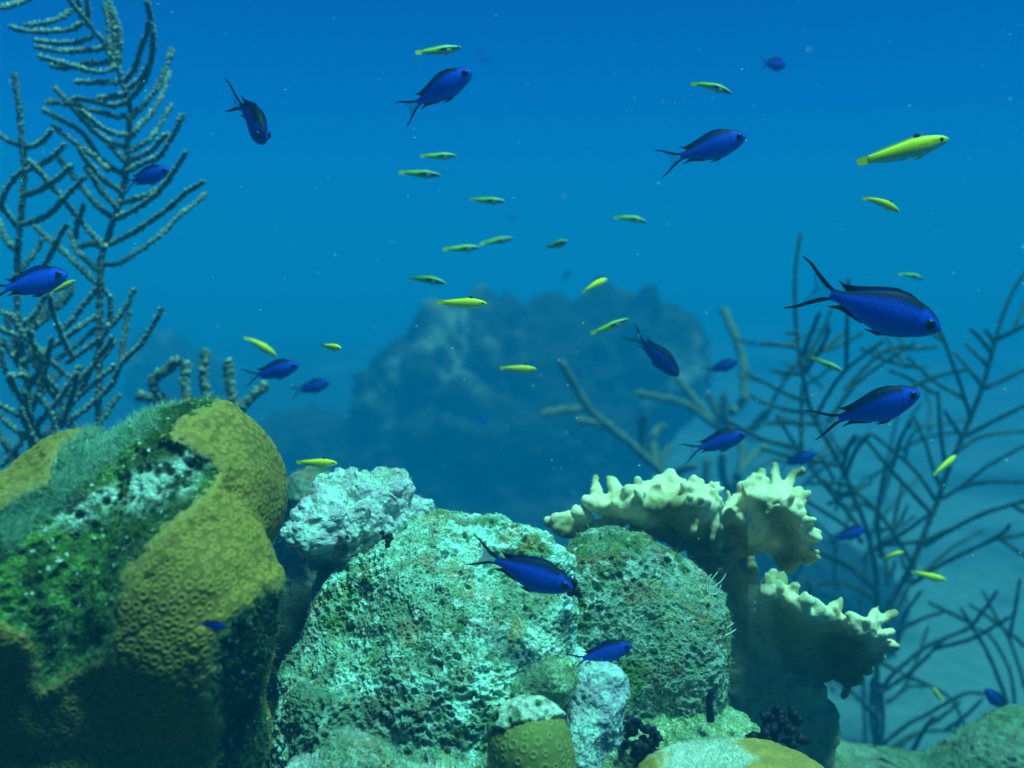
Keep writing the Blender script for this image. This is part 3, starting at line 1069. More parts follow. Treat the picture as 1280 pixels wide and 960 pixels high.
    gorgonian(root, M_WHIP, st + b, 2.6, 0.24, 0.0054, 0.0037, 8, 0.0020, ((0.020, 0.034, 0.015), (0.11, 0.11, 0.035)), 0.006, 8, stems=(0, 1))


dark_gorgonian()


def faint_gorgonian():
    r = np.random.RandomState(21)
    paths = []
    for k, pl in enumerate(BR[2:]):
        if r.rand() < 0.62:
            q = []
            for x, y in pl:
                dx = 1100 - (x - 1085) * 0.78 - 20
                q.append((dx + 18 * math.sin(y * 0.02 + k), 470 + (y - 470) * 0.82 + 10 * math.sin(x * 0.03)))
            paths.append(q)
    st = [[(1085, 1000), (1080, 860), (1078, 740), (1105, 600), (1130, 480)]]
    root = thing('faint_gorgonian', 'faint hazy gorgonian whose thin branches show through behind the dark one', 'gorgonian', ground(1085, 960, 3.8))
    gorgonian(root, M_WHIP, st + paths, 3.8, 0.3, 0.0075, 0.0052, 12, 0.002, ((0.05, 0.08, 0.055), (0.12, 0.13, 0.06)), 0.012, 6, stems=(0,))


faint_gorgonian()


def pale_gorgonian():
    b = [z7(l) for l in ([(700, 1000), (640, 860), (560, 760), (430, 640), (330, 560), (240, 480), (170, 360), (110, 260)], [(230, 480), (120, 490), (20, 510)], [(330, 570), (270, 550), (180, 535)],
                         [(490, 700), (490, 560), (505, 500)], [(550, 750), (545, 600), (600, 560)], [(570, 760), (590, 700), (620, 640)], [(900, 610), (800, 540), (690, 460), (560, 430), (450, 410)],
                         [(840, 570), (740, 450), (640, 330)], [(960, 440), (950, 250), (890, 80), (860, 20)], [(930, 600), (1000, 570), (1080, 480)], [(900, 500), (980, 430)],
                         [(640, 800), (680, 760), (740, 750)], [(900, 1000), (920, 860), (950, 700), (930, 610), (850, 520), (790, 400)], [(910, 610), (870, 500), (870, 400)],
                         [(790, 900), (785, 800), (790, 700)], [(900, 880), (860, 780), (860, 690)], [(920, 800), (1000, 700), (1060, 660)])]
    root = thing('pale_gorgonian', 'blurry pale green gorgonian spreading in front of the hazy mound', 'gorgonian', ground(850, 800, 4.0))
    gorgonian(root, M_WHIP, b, 4.0, 0.3, 0.015, 0.014, 9, 0.006, ((0.10, 0.12, 0.07), (0.20, 0.20, 0.12)), 0.016, 8)


pale_gorgonian()


# ------------------------------------------------------------------ fire coral
def fire_coral():
    d0 = 1.16
    px = d0 / 1280
    ICO, IF = cube_sphere(4)
    balls = []

    def sph(c, r):
        balls.append(np.asarray(c) + ICO * r)

    def bead(a, b, ra, rb):
        L = np.linalg.norm(b - a)
        n = max(2, int(L / (min(ra, rb) * 0.45)))
        for i in range(n + 1):
            t = i / n
            sph(a * (1 - t) + b * t, ra * (1 - t) + rb * t)

    def plate(poly, dfun, thick):
        """a blade: beads fill its outline, each at the depth the leaning blade has there"""
        OUT.append(poly)
        xs = [p[0] for p in poly]
        ys = [p[1] for p in poly]
        st = thick * 0.8
        gx, gy = np.meshgrid(np.arange(min(xs), max(xs), st), np.arange(min(ys), max(ys), st))
        gx, gy = gx.ravel() + nr.uniform(-1, 1, gx.size), gy.ravel() + nr.uniform(-1, 1, gy.size)
        dd = poly_dist(gx, gy, poly)
        for x, y, q in zip(gx, gy, dd):
            if q < -thick * 0.5:
                sph(P(x, y, dfun(x, y)), thick * px * rnd.uniform(0.9, 1.15))

    def finger(x0, y0, x1, y1, dr, dt, ra, rb):
        bead(P(x0, y0, dr), P(x1, y1, dt), ra * px, rb * px)

    # upper blade leaning over towards the camera
    OUT = []
    up = lambda x, y: d0 - 0.06 + (0.0019 * (y - 634) if y > 634 else 0.0011 * (634 - y)) + 0.013 * math.sin(x * 0.085)
    plate([(725, 640), (742, 622), (775, 614), (800, 606), (832, 596), (858, 600), (890, 612), (905, 636), (930, 640), (945, 668), (940, 705), (905, 712), (880, 700), (850, 690), (815, 672), (790, 652)], up, 9)
    plate([(684, 646), (715, 642), (770, 648), (780, 668), (740, 674), (700, 668)], lambda x, y: d0 - 0.03, 9)
    for f in ((745, 626, 744, 598, 10, 5), (775, 622, 763, 598, 10, 6.5), (742, 630, 733, 626, 7, 5), (700, 656, 684, 652, 8, 6), (770, 652, 796, 640, 9, 8),
              (800, 612, 818, 606, 9, 6), (830, 606, 840, 594, 11, 9), (850, 604, 838, 596, 11, 9), (870, 612, 897, 606, 8, 5), (880, 618, 904, 611, 7, 4.5),
              (860, 612, 872, 606, 10, 8), (868, 628, 884, 626, 7, 5), (812, 624, 826, 613, 8, 5), (828, 624, 840, 615, 8, 6), (845, 618, 868, 612, 10, 7),
              (786, 666, 808, 644, 6, 6), (776, 650, 767, 652, 7, 6), (788, 672, 798, 667, 6, 5.5), (735, 650, 720, 640, 9, 8), (800, 620, 785, 614, 11, 9), (815, 612, 830, 602, 10, 8)):
        x0, y0, x1, y1, ra, rb = f
        finger(x0, y0, x1, y1, up(x0, y0), up(x1, y1) - rnd.uniform(0.0, 0.02), ra, rb)
    # right blade, fanned
    rt = lambda x, y: d0 - 0.04 + 0.0013 * abs(math.hypot(x - 950, y - 700) - 76) + 0.012 * math.sin(x * 0.09 + 1)
    plate([(890, 650), (905, 640), (918, 622), (935, 610), (965, 606), (990, 618), (1004, 640), (1012, 668), (1018, 690), (1000, 706), (985, 715), (960, 692), (930, 690), (905, 705), (890, 690)], rt, 8)
    for f in ((948, 610, 941, 592, 6, 4.5), (950, 608, 953, 588, 7, 4), (940, 600, 955, 600, 8, 7), (973, 615, 969, 581, 9, 4), (978, 615, 993, 592, 9, 6), (993, 592, 1002, 589, 5, 4),
              (985, 622, 999, 611, 8, 4.5), (985, 626, 1010, 617, 8, 4), (920, 622, 912, 634, 7, 6), (905, 636, 912, 628, 6, 4), (890, 640, 884, 634, 8, 6), (930, 612, 940, 606, 9, 8),
              (902, 659, 934, 648, 5, 4.5), (932, 656, 952, 650, 5.5, 5), (924, 672, 945, 664, 4.5, 4), (1003, 655, 1018, 650, 7, 4), (1005, 665, 1024, 663, 7, 4), (1008, 668, 1025, 674, 7, 4),
              (1000, 686, 1021, 690, 6, 4), (990, 700, 1010, 704, 6, 4), (985, 650, 1003, 640, 7, 4), (935, 690, 944, 686, 7, 6), (905, 700, 900, 714, 8, 6), (990, 640, 1000, 632, 7, 5)):
        x0, y0, x1, y1, ra, rb = f
        finger(x0, y0, x1, y1, rt(x0, y0), rt(x1, y1) - rnd.uniform(0.0, 0.014), ra, rb)
    # lower blade reaching right
    lo = lambda x, y: d0 - 0.06 + (0.0016 if y > 738 + (x - 955) * 0.36 else -0.0008) * (y - (738 + (x - 955) * 0.36)) + 0.012 * math.sin(x * 0.09 + 2)
    plate([(945, 745), (960, 728), (985, 735), (1000, 750), (1030, 764), (1060, 772), (1085, 776), (1100, 785), (1106, 806), (1096, 826), (1082, 846), (1064, 862), (1045, 850), (1000, 846), (965, 830), (950, 800)], lo, 9)
    for f in ((956, 738, 967, 718, 8, 4), (972, 736, 978, 722, 8, 6), (985, 742, 996, 732, 7, 5), (1000, 752, 1012, 750, 8, 6), (1020, 764, 1038, 770, 9, 9), (1046, 780, 1052, 778, 8, 7),
              (1062, 782, 1072, 774, 9, 7), (1085, 780, 1097, 758, 9, 4.5), (1092, 778, 1117, 767, 8, 4.5), (1100, 795, 1114, 790, 8, 5), (1100, 806, 1123, 808, 8, 4.5), (1095, 824, 1103, 822, 6, 4),
              (1070, 850, 1078, 844, 7, 5), (1060, 855, 1054, 870, 9, 5), (990, 780, 994, 774, 5, 4), (996, 790, 1000, 798, 4, 3.5), (975, 805, 984, 793, 5, 4), (980, 812, 990, 810, 5, 4),
              (1045, 850, 1046, 840, 5, 4), (1074, 776, 1062, 768, 9, 7)):
        x0, y0, x1, y1, ra, rb = f
        finger(x0, y0, x1, y1, lo(x0, y0), lo(x1, y1) - rnd.uniform(0.0, 0.014), ra, rb)
    for f in ((896, 636, 890, 672, 6, 4), (846, 676, 858, 652, 5, 4), (836, 692, 858, 684, 5, 4), (900, 702, 913, 690, 6, 5), (872, 640, 868, 662, 6, 4), (915, 690, 925, 678, 6, 4), (960, 640, 972, 632, 6, 4), (975, 664, 988, 656, 6, 4)):
        x0, y0, x1, y1, ra, rb = f
        dm = min(up(x0, y0), rt(x0, y0))
        finger(x0, y0, x1, y1, dm - 0.002, dm - 0.010, ra, rb)
    # stubby knobs all along the crests
    for k in range(70):
        w_ = k % 3
        if w_ == 0:
            x0 = rnd.uniform(740, 900)
            y0 = rnd.uniform(608, 634) if x0 > 790 else rnd.uniform(620, 640)
            dfn = up
            x1, y1 = x0 + rnd.uniform(-8, 10), y0 - rnd.uniform(8, 22)
        elif w_ == 1:
            a = rnd.uniform(-0.3, 2.6)
            q = rnd.uniform(62, 84)
            x0, y0 = 950 + q * 0.75 * math.cos(a), 700 - q * math.sin(a)
            dfn = rt
            x1, y1 = x0 + (k % 4 + 2) * 4 * math.cos(a), y0 - (k % 4 + 2) * 4 * math.sin(a) - 3
        else:
            x0 = rnd.uniform(958, 1095)
            y0 = 742 + (x0 - 955) * 0.36 + rnd.uniform(-8, 8)
            dfn = lo
            x1, y1 = x0 + rnd.uniform(-4, 10), y0 - rnd.uniform(8, 20)
        finger(x0, y0, x1, y1, dfn(x0, y0) - 0.002, dfn(x0, y0) - rnd.uniform(0.003, 0.010), rnd.uniform(4.5, 7.5), rnd.uniform(2.6, 4.2))
    # trunk and base
    tk = lambda x, y: d0 + 0.05
    plate([(880, 690), (945, 700), (955, 760), (980, 830), (1025, 850), (1044, 900), (1050, 1040), (900, 1040), (905, 900), (905, 800)], tk, 17)
    tk2 = lambda x, y: d0 + 0.075
    plate([(850, 660), (930, 690), (940, 740), (930, 900), (900, 900), (890, 760)], tk2, 14)
    me = mesh_np('tmp', np.concatenate(balls), np.concatenate([IF + k * len(ICO) for k in range(len(balls))]))
    o = bpy.data.objects.new('tmp', me)
    COL.objects.link(o)
    rm = o.modifiers.new('r', 'REMESH')
    rm.mode = 'VOXEL'
    rm.voxel_size = 0.0021
    sm = o.modifiers.new('s', 'SMOOTH')
    sm.factor = 0.5
    sm.iterations = 3
    dg = bpy.context.evaluated_depsgraph_get()
    ev = o.evaluated_get(dg)
    m2 = bpy.data.meshes.new_from_object(ev)
    n = len(m2.vertices)
    V = np.empty(n * 3, dtype=np.float32)
    m2.vertices.foreach_get('co', V)
    V = V.reshape(-1, 3).astype(float)
    nf = len(m2.polygons)
    L = np.empty(len(m2.loops), dtype=np.int32)
    m2.loops.foreach_get('vertex_index', L)
    F = L.reshape(nf, 4)
    bpy.data.objects.remove(o)
    bpy.data.meshes.remove(me)
    bpy.data.meshes.remove(m2)
    N = vnormals(V, F)
    V = V + N * (0.0045 * fbm(V, 38, 2, 90) + 0.0026 * fbm(V, 90, 3, 91) + 0.0007 * fbm(V, 300, 2, 95))[:, None]
    # white growing tips: what the outlying bits of the colony have, all round
    x, y, _ = to_px(V)
    # convexity from the mesh itself: how far a vertex stands above the mean of its wider neighbourhood
    tm = mesh_np('tmp', V, F)
    o = bpy.data.objects.new('tmp', tm)
    COL.objects.link(o)
    sm = o.modifiers.new('s', 'SMOOTH')
    sm.factor = 0.6
    sm.iterations = 44
    ev = o.evaluated_get(bpy.context.evaluated_depsgraph_get())
    Lp = np.empty(len(V) * 3, dtype=np.float32)
    ev.data.vertices.foreach_get('co', Lp)
    Lp = Lp.reshape(-1, 3).astype(float)
    bpy.data.objects.remove(o)
    bpy.data.meshes.remove(tm)
    cv = ((V - Lp) * N).sum(1)
    tip = sstep(0.0022, 0.0075, cv)
    body = mixc((0.34, 0.27, 0.11), (0.24, 0.20, 0.08), sstep(-0.3, 0.3, fbm(V, 30, 3, 71)))
    body = mixc(body, np.array((0.52, 0.52, 0.24)), sstep(705, 770, y) * sstep(1075, 1015, x + 0.5 * (y - 760) * (y < 860)) * 0.8)  # algae-tinted trunk, colour lightened to make up for shade on it
    md = np.full(len(V), 99.0)
    for po in OUT[:4]:
        md = np.minimum(md, np.abs(np.minimum(poly_dist(x, y, po), 99.0)) + 99 * (poly_dist(x, y, po) > 30))
    low_edge = np.maximum(sstep(640, 665, y) * (x < 935), np.maximum(sstep(670, 700, y) * (y < 730), sstep(800, 830, y)))
    margin = sstep(30, 8, md + 8 * fbm(V, 60, 3, 77)) * (1 - 0.9 * low_edge)  # pale growing margin, kept to upper edges: lit look painted into colour
    c = mixc(body, np.array((0.84, 0.66, 0.38)), margin)
    c = mixc(c, np.array((0.97, 0.90, 0.66)), tip)
    c = mixc(c, np.array((0.94, 0.90, 0.74)), sstep(0.010, 0.016, cv))
    root = thing('fire_coral', 'branching fire coral with dark blades and cream knobbly fingertips behind the shaggy boulder', 'coral', ground(960, 900, 1.2))
    child('blades', V, F, M_FIRE, root, c)


fire_coral()


# ------------------------------------------------------------------ small growths
def grapes(name, label, cx, cy, d, spots, seed):
    r = np.random.RandomState(seed)
    root = thing(name, label, 'tunicate', tuple(P(cx, cy, d)))
    for (x, y, q) in spots:
        bm = bmesh.new()
        bmesh.ops.create_icosphere(bm, subdivisions=2, radius=1.0)
        p = P(x, y, d + r.uniform(-0.012, 0.012))
        rad = q * d / 1280
        for v in bm.verts:
            k = 1 + 0.22 * math.sin(v.co.x * 5 + x) * math.cos(v.co.y * 4 + y) + r.uniform(-.08, .08)
            v.co = v.co * rad * k
        base = p - np.array(root.location)
        for v in bm.verts:
            v.co += Vector(base)
        me = bpy.data.meshes.new('zooid')
        bm.to_mesh(me)
        bm.free()
        for pl in me.polygons:
            pl.use_smooth = True
        link('zooid', me, M_TUNI, root)


def bush(cx, cy, w, h, n, seed, q0, q1):
    r = np.random.RandomState(seed)
    out = []
    for _ in range(n):
        a, s = r.uniform(0, 6.28), math.sqrt(r.uniform(0, 1))
        out.append((cx + w * s * math.cos(a), cy + h * s * math.sin(a), r.uniform(q0, q1)))
    return out


grapes('tunicate_bush', 'black grape-like tunicate bush standing on the mustard coral by the fire coral', 978, 915, 0.93,
       bush(972, 926, 36, 22, 34, 3, 5, 8) + bush(975, 898, 22, 16, 20, 4, 4, 7) + [(961, 888, 4), (957, 896, 3.5), (1000, 900, 5), (1008, 925, 5), (944, 922, 5)], 1)
grapes('tunicate_clump', 'blue-black tunicate clump nestled against the green ledge beside the crusted lump', 800, 925, 0.905,
       bush(803, 928, 22, 24, 30, 5, 4, 7) + bush(790, 908, 12, 10, 10, 6, 4, 6), 2)
grapes('tiny_tunicate', 'tiny black forked tunicate sticking up from the top of the pale boulder', 483, 675, 0.895,
       [(478, 666, 3.4), (480, 671, 3), (487, 670, 4), (485, 676, 4), (484, 682, 3.6), (489, 673, 3)], 3)
grapes('black_sponge_knob', 'black irregular sponge knob just ahead of the large chromis snout', 716, 737, 0.885,
       [(712, 726, 4.5), (715, 732, 6), (720, 739, 6), (713, 741, 5), (724, 744, 4), (718, 727, 4)], 4)


def hydroids():
    root = thing('hydroid_tuft', 'pale thread-like hydroid tuft on the edge of the shaggy boulder', 'hydroid', tuple(P(890, 740, 1.0)))
    for l in ([(886, 745), (888, 728), (898, 714)], [(890, 745), (893, 734), (902, 726), (908, 716)], [(888, 742), (896, 742), (902, 730)], [(884, 740), (884, 726), (890, 717)]):
        path = catmull([P(x, y, 1.0) for x, y in l], 0.002)
        V, F, _ = tube(path, 0.0008, 0.0005, 6)
        child('strand', V, F, M_HYD, root)
    root = thing('hydroid_sprig', 'short pale hydroid sprig jutting from the flank of the shaggy boulder', 'hydroid', tuple(P(905, 790, 1.0)))
    for l in ([(900, 790), (910, 784), (918, 778)], [(902, 796), (912, 792), (921, 786)]):
        path = catmull([P(x, y, 1.0) for x, y in l], 0.002)
        V, F, _ = tube(path, 0.0010, 0.0005, 6)
        child('strand', V, F, M_HYD, root)
    root = thing('dark_sea_whip', 'short dark upright stub on the edge of the rubble ledge', 'gorgonian', tuple(P(888, 900, 0.94)))
    V, F, _ = tube(catmull([P(888, 902, 0.94), P(887, 880, 0.94), P(890, 860, 0.94)], 0.002), 0.0032, 0.0028, 8, 0.001, 5)
    child('stub', V, F, M_TUNI, root)


hydroids()


# ------------------------------------------------------------------ fish
def fin_prism(name, outline, thick, m, root, col=None, bend=None, y0=0.0, axis='y'):
    """a fin: its outline given in the fish's x-z plane, with a real thickness that thins towards the edge"""
    bm = bmesh.new()
    n = len(outline)
    cx = sum(p[0] for p in outline) / n
    cz = sum(p[1] for p in outline) / n
    A = [bm.verts.new((x, y0 + thick * 0.18, z)) for x, z in outline]
    B = [bm.verts.new((x, y0 - thick * 0.18, z)) for x, z in outline]
    for i in range(n):
        j = (i + 1) % n
        bm.faces.new((A[i], A[j], B[j], B[i]))
    fa = bm.faces.new(A)
    fb = bm.faces.new(list(reversed(B)))
    bmesh.ops.triangulate(bm, faces=[fa, fb])
    if bend:
        for v in bm.verts:
            v.co.y += bend(v.co.x)
    bmesh.ops.recalc_face_normals(bm, faces=bm.faces)
    me = bpy.data.meshes.new(name)
    bm.to_mesh(me)
    bm.free()
    if col is not None:
        a = me.attributes.new('Col', 'FLOAT_COLOR', 'POINT')
        c = []
        for v in me.vertices:
            k = col(v.co.x, v.co.z) if callable(col) else col
            c += [*k, 1]
        a.data.foreach_set('color', c)
    return link(name, me, m, root)


def body_loft(prof, bend, colf, nr_=44, ns=28, x0=0.5):
    t = np.array([p[0] for p in prof])
    tt = np.concatenate([np.linspace(0, 0.12, 14, endpoint=False) ** 1.0, np.linspace(0.12, t[-1], nr_ - 14)])

    def smooth(v):
        y = np.interp(tt, t, v)
        for _ in range(2):
            z = y.copy()
            z[1:-1] = (y[:-2] + 2 * y[1:-1] + y[2:]) / 4
            z[0] = y[0]
            y = z
        return y
    top, bot, wid = (smooth([p[k] for p in prof]) for k in (1, 2, 3))
    ang = np.linspace(0, 2 * math.pi, ns, endpoint=False)
    V, Cc = [], []
    for i, q in enumerate(tt):
        for a in ang:
            s, c = math.sin(a), math.cos(a)
            z = top[i] * s if s > 0 else bot[i] * s
            y = wid[i] * math.copysign(abs(c) ** 0.9, c)
            x = x0 - q
            V.append((x, y + bend(x), z))
            rel = s
            Cc.append(colf(q, rel, z))
    V = np.array(V)
    n = len(tt)
    i = np.arange(n - 1)[:, None] * ns
    j = np.arange(ns)[None, :]
    j2 = (j + 1) % ns
    F = np.stack([(i + j).ravel(), (i + ns + j).ravel(), (i + ns + j2).ravel(), (i + j2).ravel()], 1)
    return V, F, np.array(Cc), (tt, top, bot, wid)


def lerp(a, b, t):
    t = max(0, min(1, t))
    return tuple(x * (1 - t) + y * t for x, y in zip(a, b))


def eye_part(root, x, y, z, r, bend):
    for s in (-1, 1):
        for nm, rr, off, m in (('eye', r, 0.0, M_IRIS), ('pupil', r * 0.88, r * 0.22, M_EYE)):
            bm = bmesh.new()
            bmesh.ops.create_uvsphere(bm, u_segments=14, v_segments=10, radius=rr)
            for v in bm.verts:
                v.co = Vector((v.co.x + x, v.co.y * 0.55 + s * (y + off * 0.9) + bend(x), v.co.z + z))
            me = bpy.data.meshes.new(nm)
            bm.to_mesh(me)
            bm.free()
            for p in me.polygons:
                p.use_smooth = True
            if nm == 'eye':
                e = link(nm, me, m, root)
            else:
                link(nm, me, m, e)


NAVY = (0.004, 0.006, 0.022)
BLUE = (0.012, 0.070, 0.66)
BELLY = (0.035, 0.17, 0.70)


def make_chromis(bendk, tailspread=1.0, pale=False):
    """one chromis of unit length, nose at x=0.5; bendk curves its body sideways"""
    bend = lambda x: bendk * max(0.0, 0.25 - x) ** 2
    root = bpy.data.objects.new('blue_chromis', None)
    COL.objects.link(root)
    root.empty_display_size = 0.05
    prof = [(0, 0.006, 0.010, 0.006), (0.012, 0.030, 0.032, 0.022), (0.04, 0.062, 0.055, 0.036), (0.10, 0.104, 0.090, 0.055), (0.18, 0.134, 0.119, 0.068),
            (0.27, 0.156, 0.149, 0.075), (0.36, 0.153, 0.151, 0.071), (0.45, 0.130, 0.130, 0.058), (0.54, 0.096, 0.098, 0.042), (0.62, 0.060, 0.058, 0.027),
            (0.69, 0.042, 0.040, 0.016), (0.745, 0.040, 0.038, 0.009)]

    def colf(q, s, z):
        edge = 0.72 if q > 0.15 else 0.90
        k = sstep(edge - 0.36, edge + 0.10, np.array([s]))[0]
        c = lerp(BLUE, BELLY, (-s - 0.1) * 0.9)
        c = lerp(c, (0.04, 0.22, 0.55), max(0, 1 - q / 0.12) * max(0, -s) * 0.8)
        c = lerp(c, NAVY, k)
        if -0.62 < s < -0.35 and q < 0.055:
            c = lerp(c, NAVY, 0.7)          # mouth
        g = math.exp(-((q - 0.19) / 0.012) ** 2) * (1 if -0.7 < s < 0.35 else 0)
        c = lerp(c, (0.008, 0.03, 0.33), 0.45 * g)   # gill cover edge
        return c
    V, F, C, (tt, top, bot, wid) = body_loft(prof, bend, colf)
    link('body', mesh_np('body', V, F, C), M_CHR, root)
    tp = lambda q: float(np.interp(q, tt, top))
    bt = lambda q: float(np.interp(q, tt, bot))
    dk = (0.004, 0.005, 0.016)
    X = lambda q: 0.5 - q
    sp = tailspread
    # forked tail: two dark streamers joined by a thin membrane
    up = [(X(.70), .041), (X(.735), .040), (X(.78), .054 * sp), (X(.86), .096 * sp), (X(.93), .136 * sp), (X(1.0), .158 * sp), (X(1.005), .153 * sp), (X(.94), .122 * sp), (X(.87), .076 * sp), (X(.80), .034 * sp), (X(.74), .020)]
    fin_prism('tail_fin', up, 0.012, M_CFIN, root, dk, bend)
    fin_prism('tail_fin', [(x, -z) for x, z in reversed(up)], 0.012, M_CFIN, root, dk, bend)
    mem = [(X(.738), .03), (X(.80), .045 * sp), (X(.87), .085 * sp), (X(.90), .09 * sp), (X(.85), .035 * sp), (X(.83), 0), (X(.85), -.035 * sp), (X(.90), -.09 * sp), (X(.87), -.085 * sp), (X(.80), -.045 * sp), (X(.738), -.03)]
    fin_prism('tail_membrane', mem, 0.004, M_CPALE if pale else M_CMEM, root, None, bend)
    # dorsal fin: low spiny front, pointed soft rear
    dq = [.20, .26, .34, .42, .50, .56, .60]
    hh = [.002, .012, .019, .022, .024, .029, .036]
    ol = [(X(q), tp(q) - .012) for q in dq] + [(X(.635), tp(.635) - .006), (X(.665), tp(.66) + .004)] + [(X(.735), .108), (X(.675), .092)] + [(X(q), tp(q) + h) for q, h in list(zip(dq, hh))[::-1]]
    fin_prism('dorsal_fin', ol, 0.012, M_CPALE if pale and False else M_CFIN, root, lambda x, z: dk, bend)
    dq2 = [.25, .32, .40, .48, .55, .60]
    fin_prism('dorsal_membrane', [(X(q), tp(q) + .003) for q in dq2] + [(X(q), tp(q) + .013) for q in dq2[::-1]], 0.020, M_CFIN, root, (0.014, 0.06, 0.5), bend)
    ol = [(X(q), -bt(q) + .012) for q in (.48, .54, .60)] + [(X(.65), -bt(.65) + .006), (X(.745), -.088), (X(.66), -.082), (X(.60), -bt(.60) - .026), (X(.54), -bt(.54) - .018), (X(.49), -bt(.49) - .010)]
    fin_prism('anal_fin', ol[::-1], 0.012, M_CFIN, root, dk, bend)
    for s in (-1, 1):
        ol = [(X(.27), -bt(.27) + .014), (X(.33), -bt(.33) + .014), (X(.46), -bt(.46) - .028), (X(.37), -bt(.37) - .020)]
        fin_prism('pelvic_fin', ol[::-1], 0.008, M_CFIN, root, (0.006, 0.02, 0.14), bend, y0=s * .018)
        ol = [(X(.215), .004), (X(.25), .020), (X(.33), .012), (X(.345), -.018), (X(.29), -.040), (X(.225), -.022)]
        f = fin_prism('pectoral_fin', ol, 0.004, M_CMEM, root, None, lambda x: bend(x), y0=s * .073)
    eye_part(root, X(.080), 0.0430, 0.010, 0.038, bend)
    return root


def make_wrasse(bendk, striped, vbend=0.0):
    bend = lambda x: bendk * (x - 0.0) ** 2
    root = bpy.data.objects.new('bluehead_wrasse', None)
    COL.objects.link(root)
    root.empty_display_size = 0.05
    prof = [(0, 0.004, 0.004, 0.004), (0.02, 0.022, 0.020, 0.015), (0.06, 0.050, 0.046, 0.031), (0.14, 0.074, 0.072, 0.045), (0.25, 0.096, 0.104, 0.056),
            (0.38, 0.100, 0.112, 0.057), (0.52, 0.082, 0.086, 0.045), (0.66, 0.066, 0.064, 0.033), (0.77, 0.052, 0.048, 0.021), (0.84, 0.048, 0.044, 0.012), (0.87, 0.048, 0.044, 0.008)]
    if striped:
        prof = [(a_, b_ * .82, c_ * .82, d_ * .85) for a_, b_, c_, d_ in prof]
    YEL = (1.0, 0.80, 0.004)
    GRN = (0.60, 0.78, 0.03)
    WHT = (0.72, 0.80, 0.62)
    BLK = (0.012, 0.018, 0.03)

    def colf(q, s, z):
        if striped:
            c = lerp((0.42, 0.60, 0.52), (0.40, 0.62, 0.05), (s - 0.62) * 8)
            tail = sstep(0.34, 0.56, np.array([q]))[0]
            c = lerp(c, (0.30, 0.58, 0.03), tail * (0.97 if s > -0.6 else 0.6))
            m = (1 - sstep(0.36, 0.52, np.array([abs(s - 0.12)]))[0]) * (1 - sstep(0.44, 0.60, np.array([q]))[0])
            c = lerp(c, BLK, m * 0.97)
        else:
            c = lerp(WHT, YEL, (s + 0.58) * 3.2)
            c = lerp(c, YEL, (q - .5) * 2.5)
            m = math.exp(-((s - 0.20) / 0.2) ** 2) * (1 - sstep(0.10, 0.24, np.array([q]))[0])
            c = lerp(c, BLK, m * 0.75)
        return c
    V, F, C, (tt, top, bot, wid) = body_loft(prof, bend, colf)
    V[:, 2] -= vbend * V[:, 0] ** 2
    link('body', mesh_np('body', V, F, C), M_WR, root)
    X = lambda q: 0.5 - q
    vb = lambda l: [(x, z - vbend * x * x) for x, z in l]
    tp = lambda q: float(np.interp(q, tt, top))
    bt = lambda q: float(np.interp(q, tt, bot))
    yl = (0.95, 0.80, 0.004)
    fin_prism('tail_fin', vb([(X(.855), .046), (X(.92), .048), (X(.975), .042), (X(1.0), .026), (X(.998), 0), (X(1.0), -.022), (X(.975), -.036), (X(.92), -.042), (X(.855), -.042)]), 0.012, M_WFIN, root, yl, bend)
    qs = [.24, .30, .40, .50, .60, .70, .78]
    fin_prism('dorsal_fin', vb([(X(q), tp(q) - .010) for q in qs] + [(X(.81), tp(.8) + .014)] + [(X(q), tp(q) + (.004 if q < .25 else .022)) for q in qs[::-1]]), 0.008, M_WMEM, root, None, bend)
    if not striped:
        fin_prism('dorsal_spot', vb([(X(q), tp(q) - .008) for q in (.28, .32, .345)] + [(X(.36), tp(.36) + .020), (X(.345), tp(.34) + .044), (X(.31), tp(.31) + .042), (X(.28), tp(.28) + .010)]), 0.016, M_WFIN, root, BLK, bend)
    qs = [.48, .58, .68, .76]
    fin_prism('anal_fin', vb([(X(q), -bt(q) + .010) for q in qs] + [(X(.80), -bt(.8) - .014)] + [(X(q), -bt(q) - .016) for q in qs[::-1]])[::-1], 0.008, M_WMEM, root, None, bend)
    for s in (-1, 1):
        fin_prism('pelvic_fin', vb([(X(.28), -bt(.28) + .01), (X(.33), -bt(.33) + .01), (X(.42), -bt(.42) - .03), (X(.34), -bt(.34) - .02)])[::-1], 0.008, M_WMEM, root, None, bend, y0=s * .014)
        fin_prism('pectoral_fin', vb([(X(.24), .012), (X(.33), .022), (X(.35), -.012), (X(.30), -.034), (X(.245), -.012)]), 0.005, M_WMEM, root, None, bend, y0=s * .056)
    z0 = 0.014 - vbend * X(.085) ** 2
    eye_part(root, X(.085), 0.031, z0, 0.021, bend)
    return root


def copy_tree(o, parent=None):
    c = o.copy()
    COL.objects.link(c)
    if parent is not None:
        c.parent = parent
    for ch in list(o.children):
        copy_tree(ch, c)
    return c


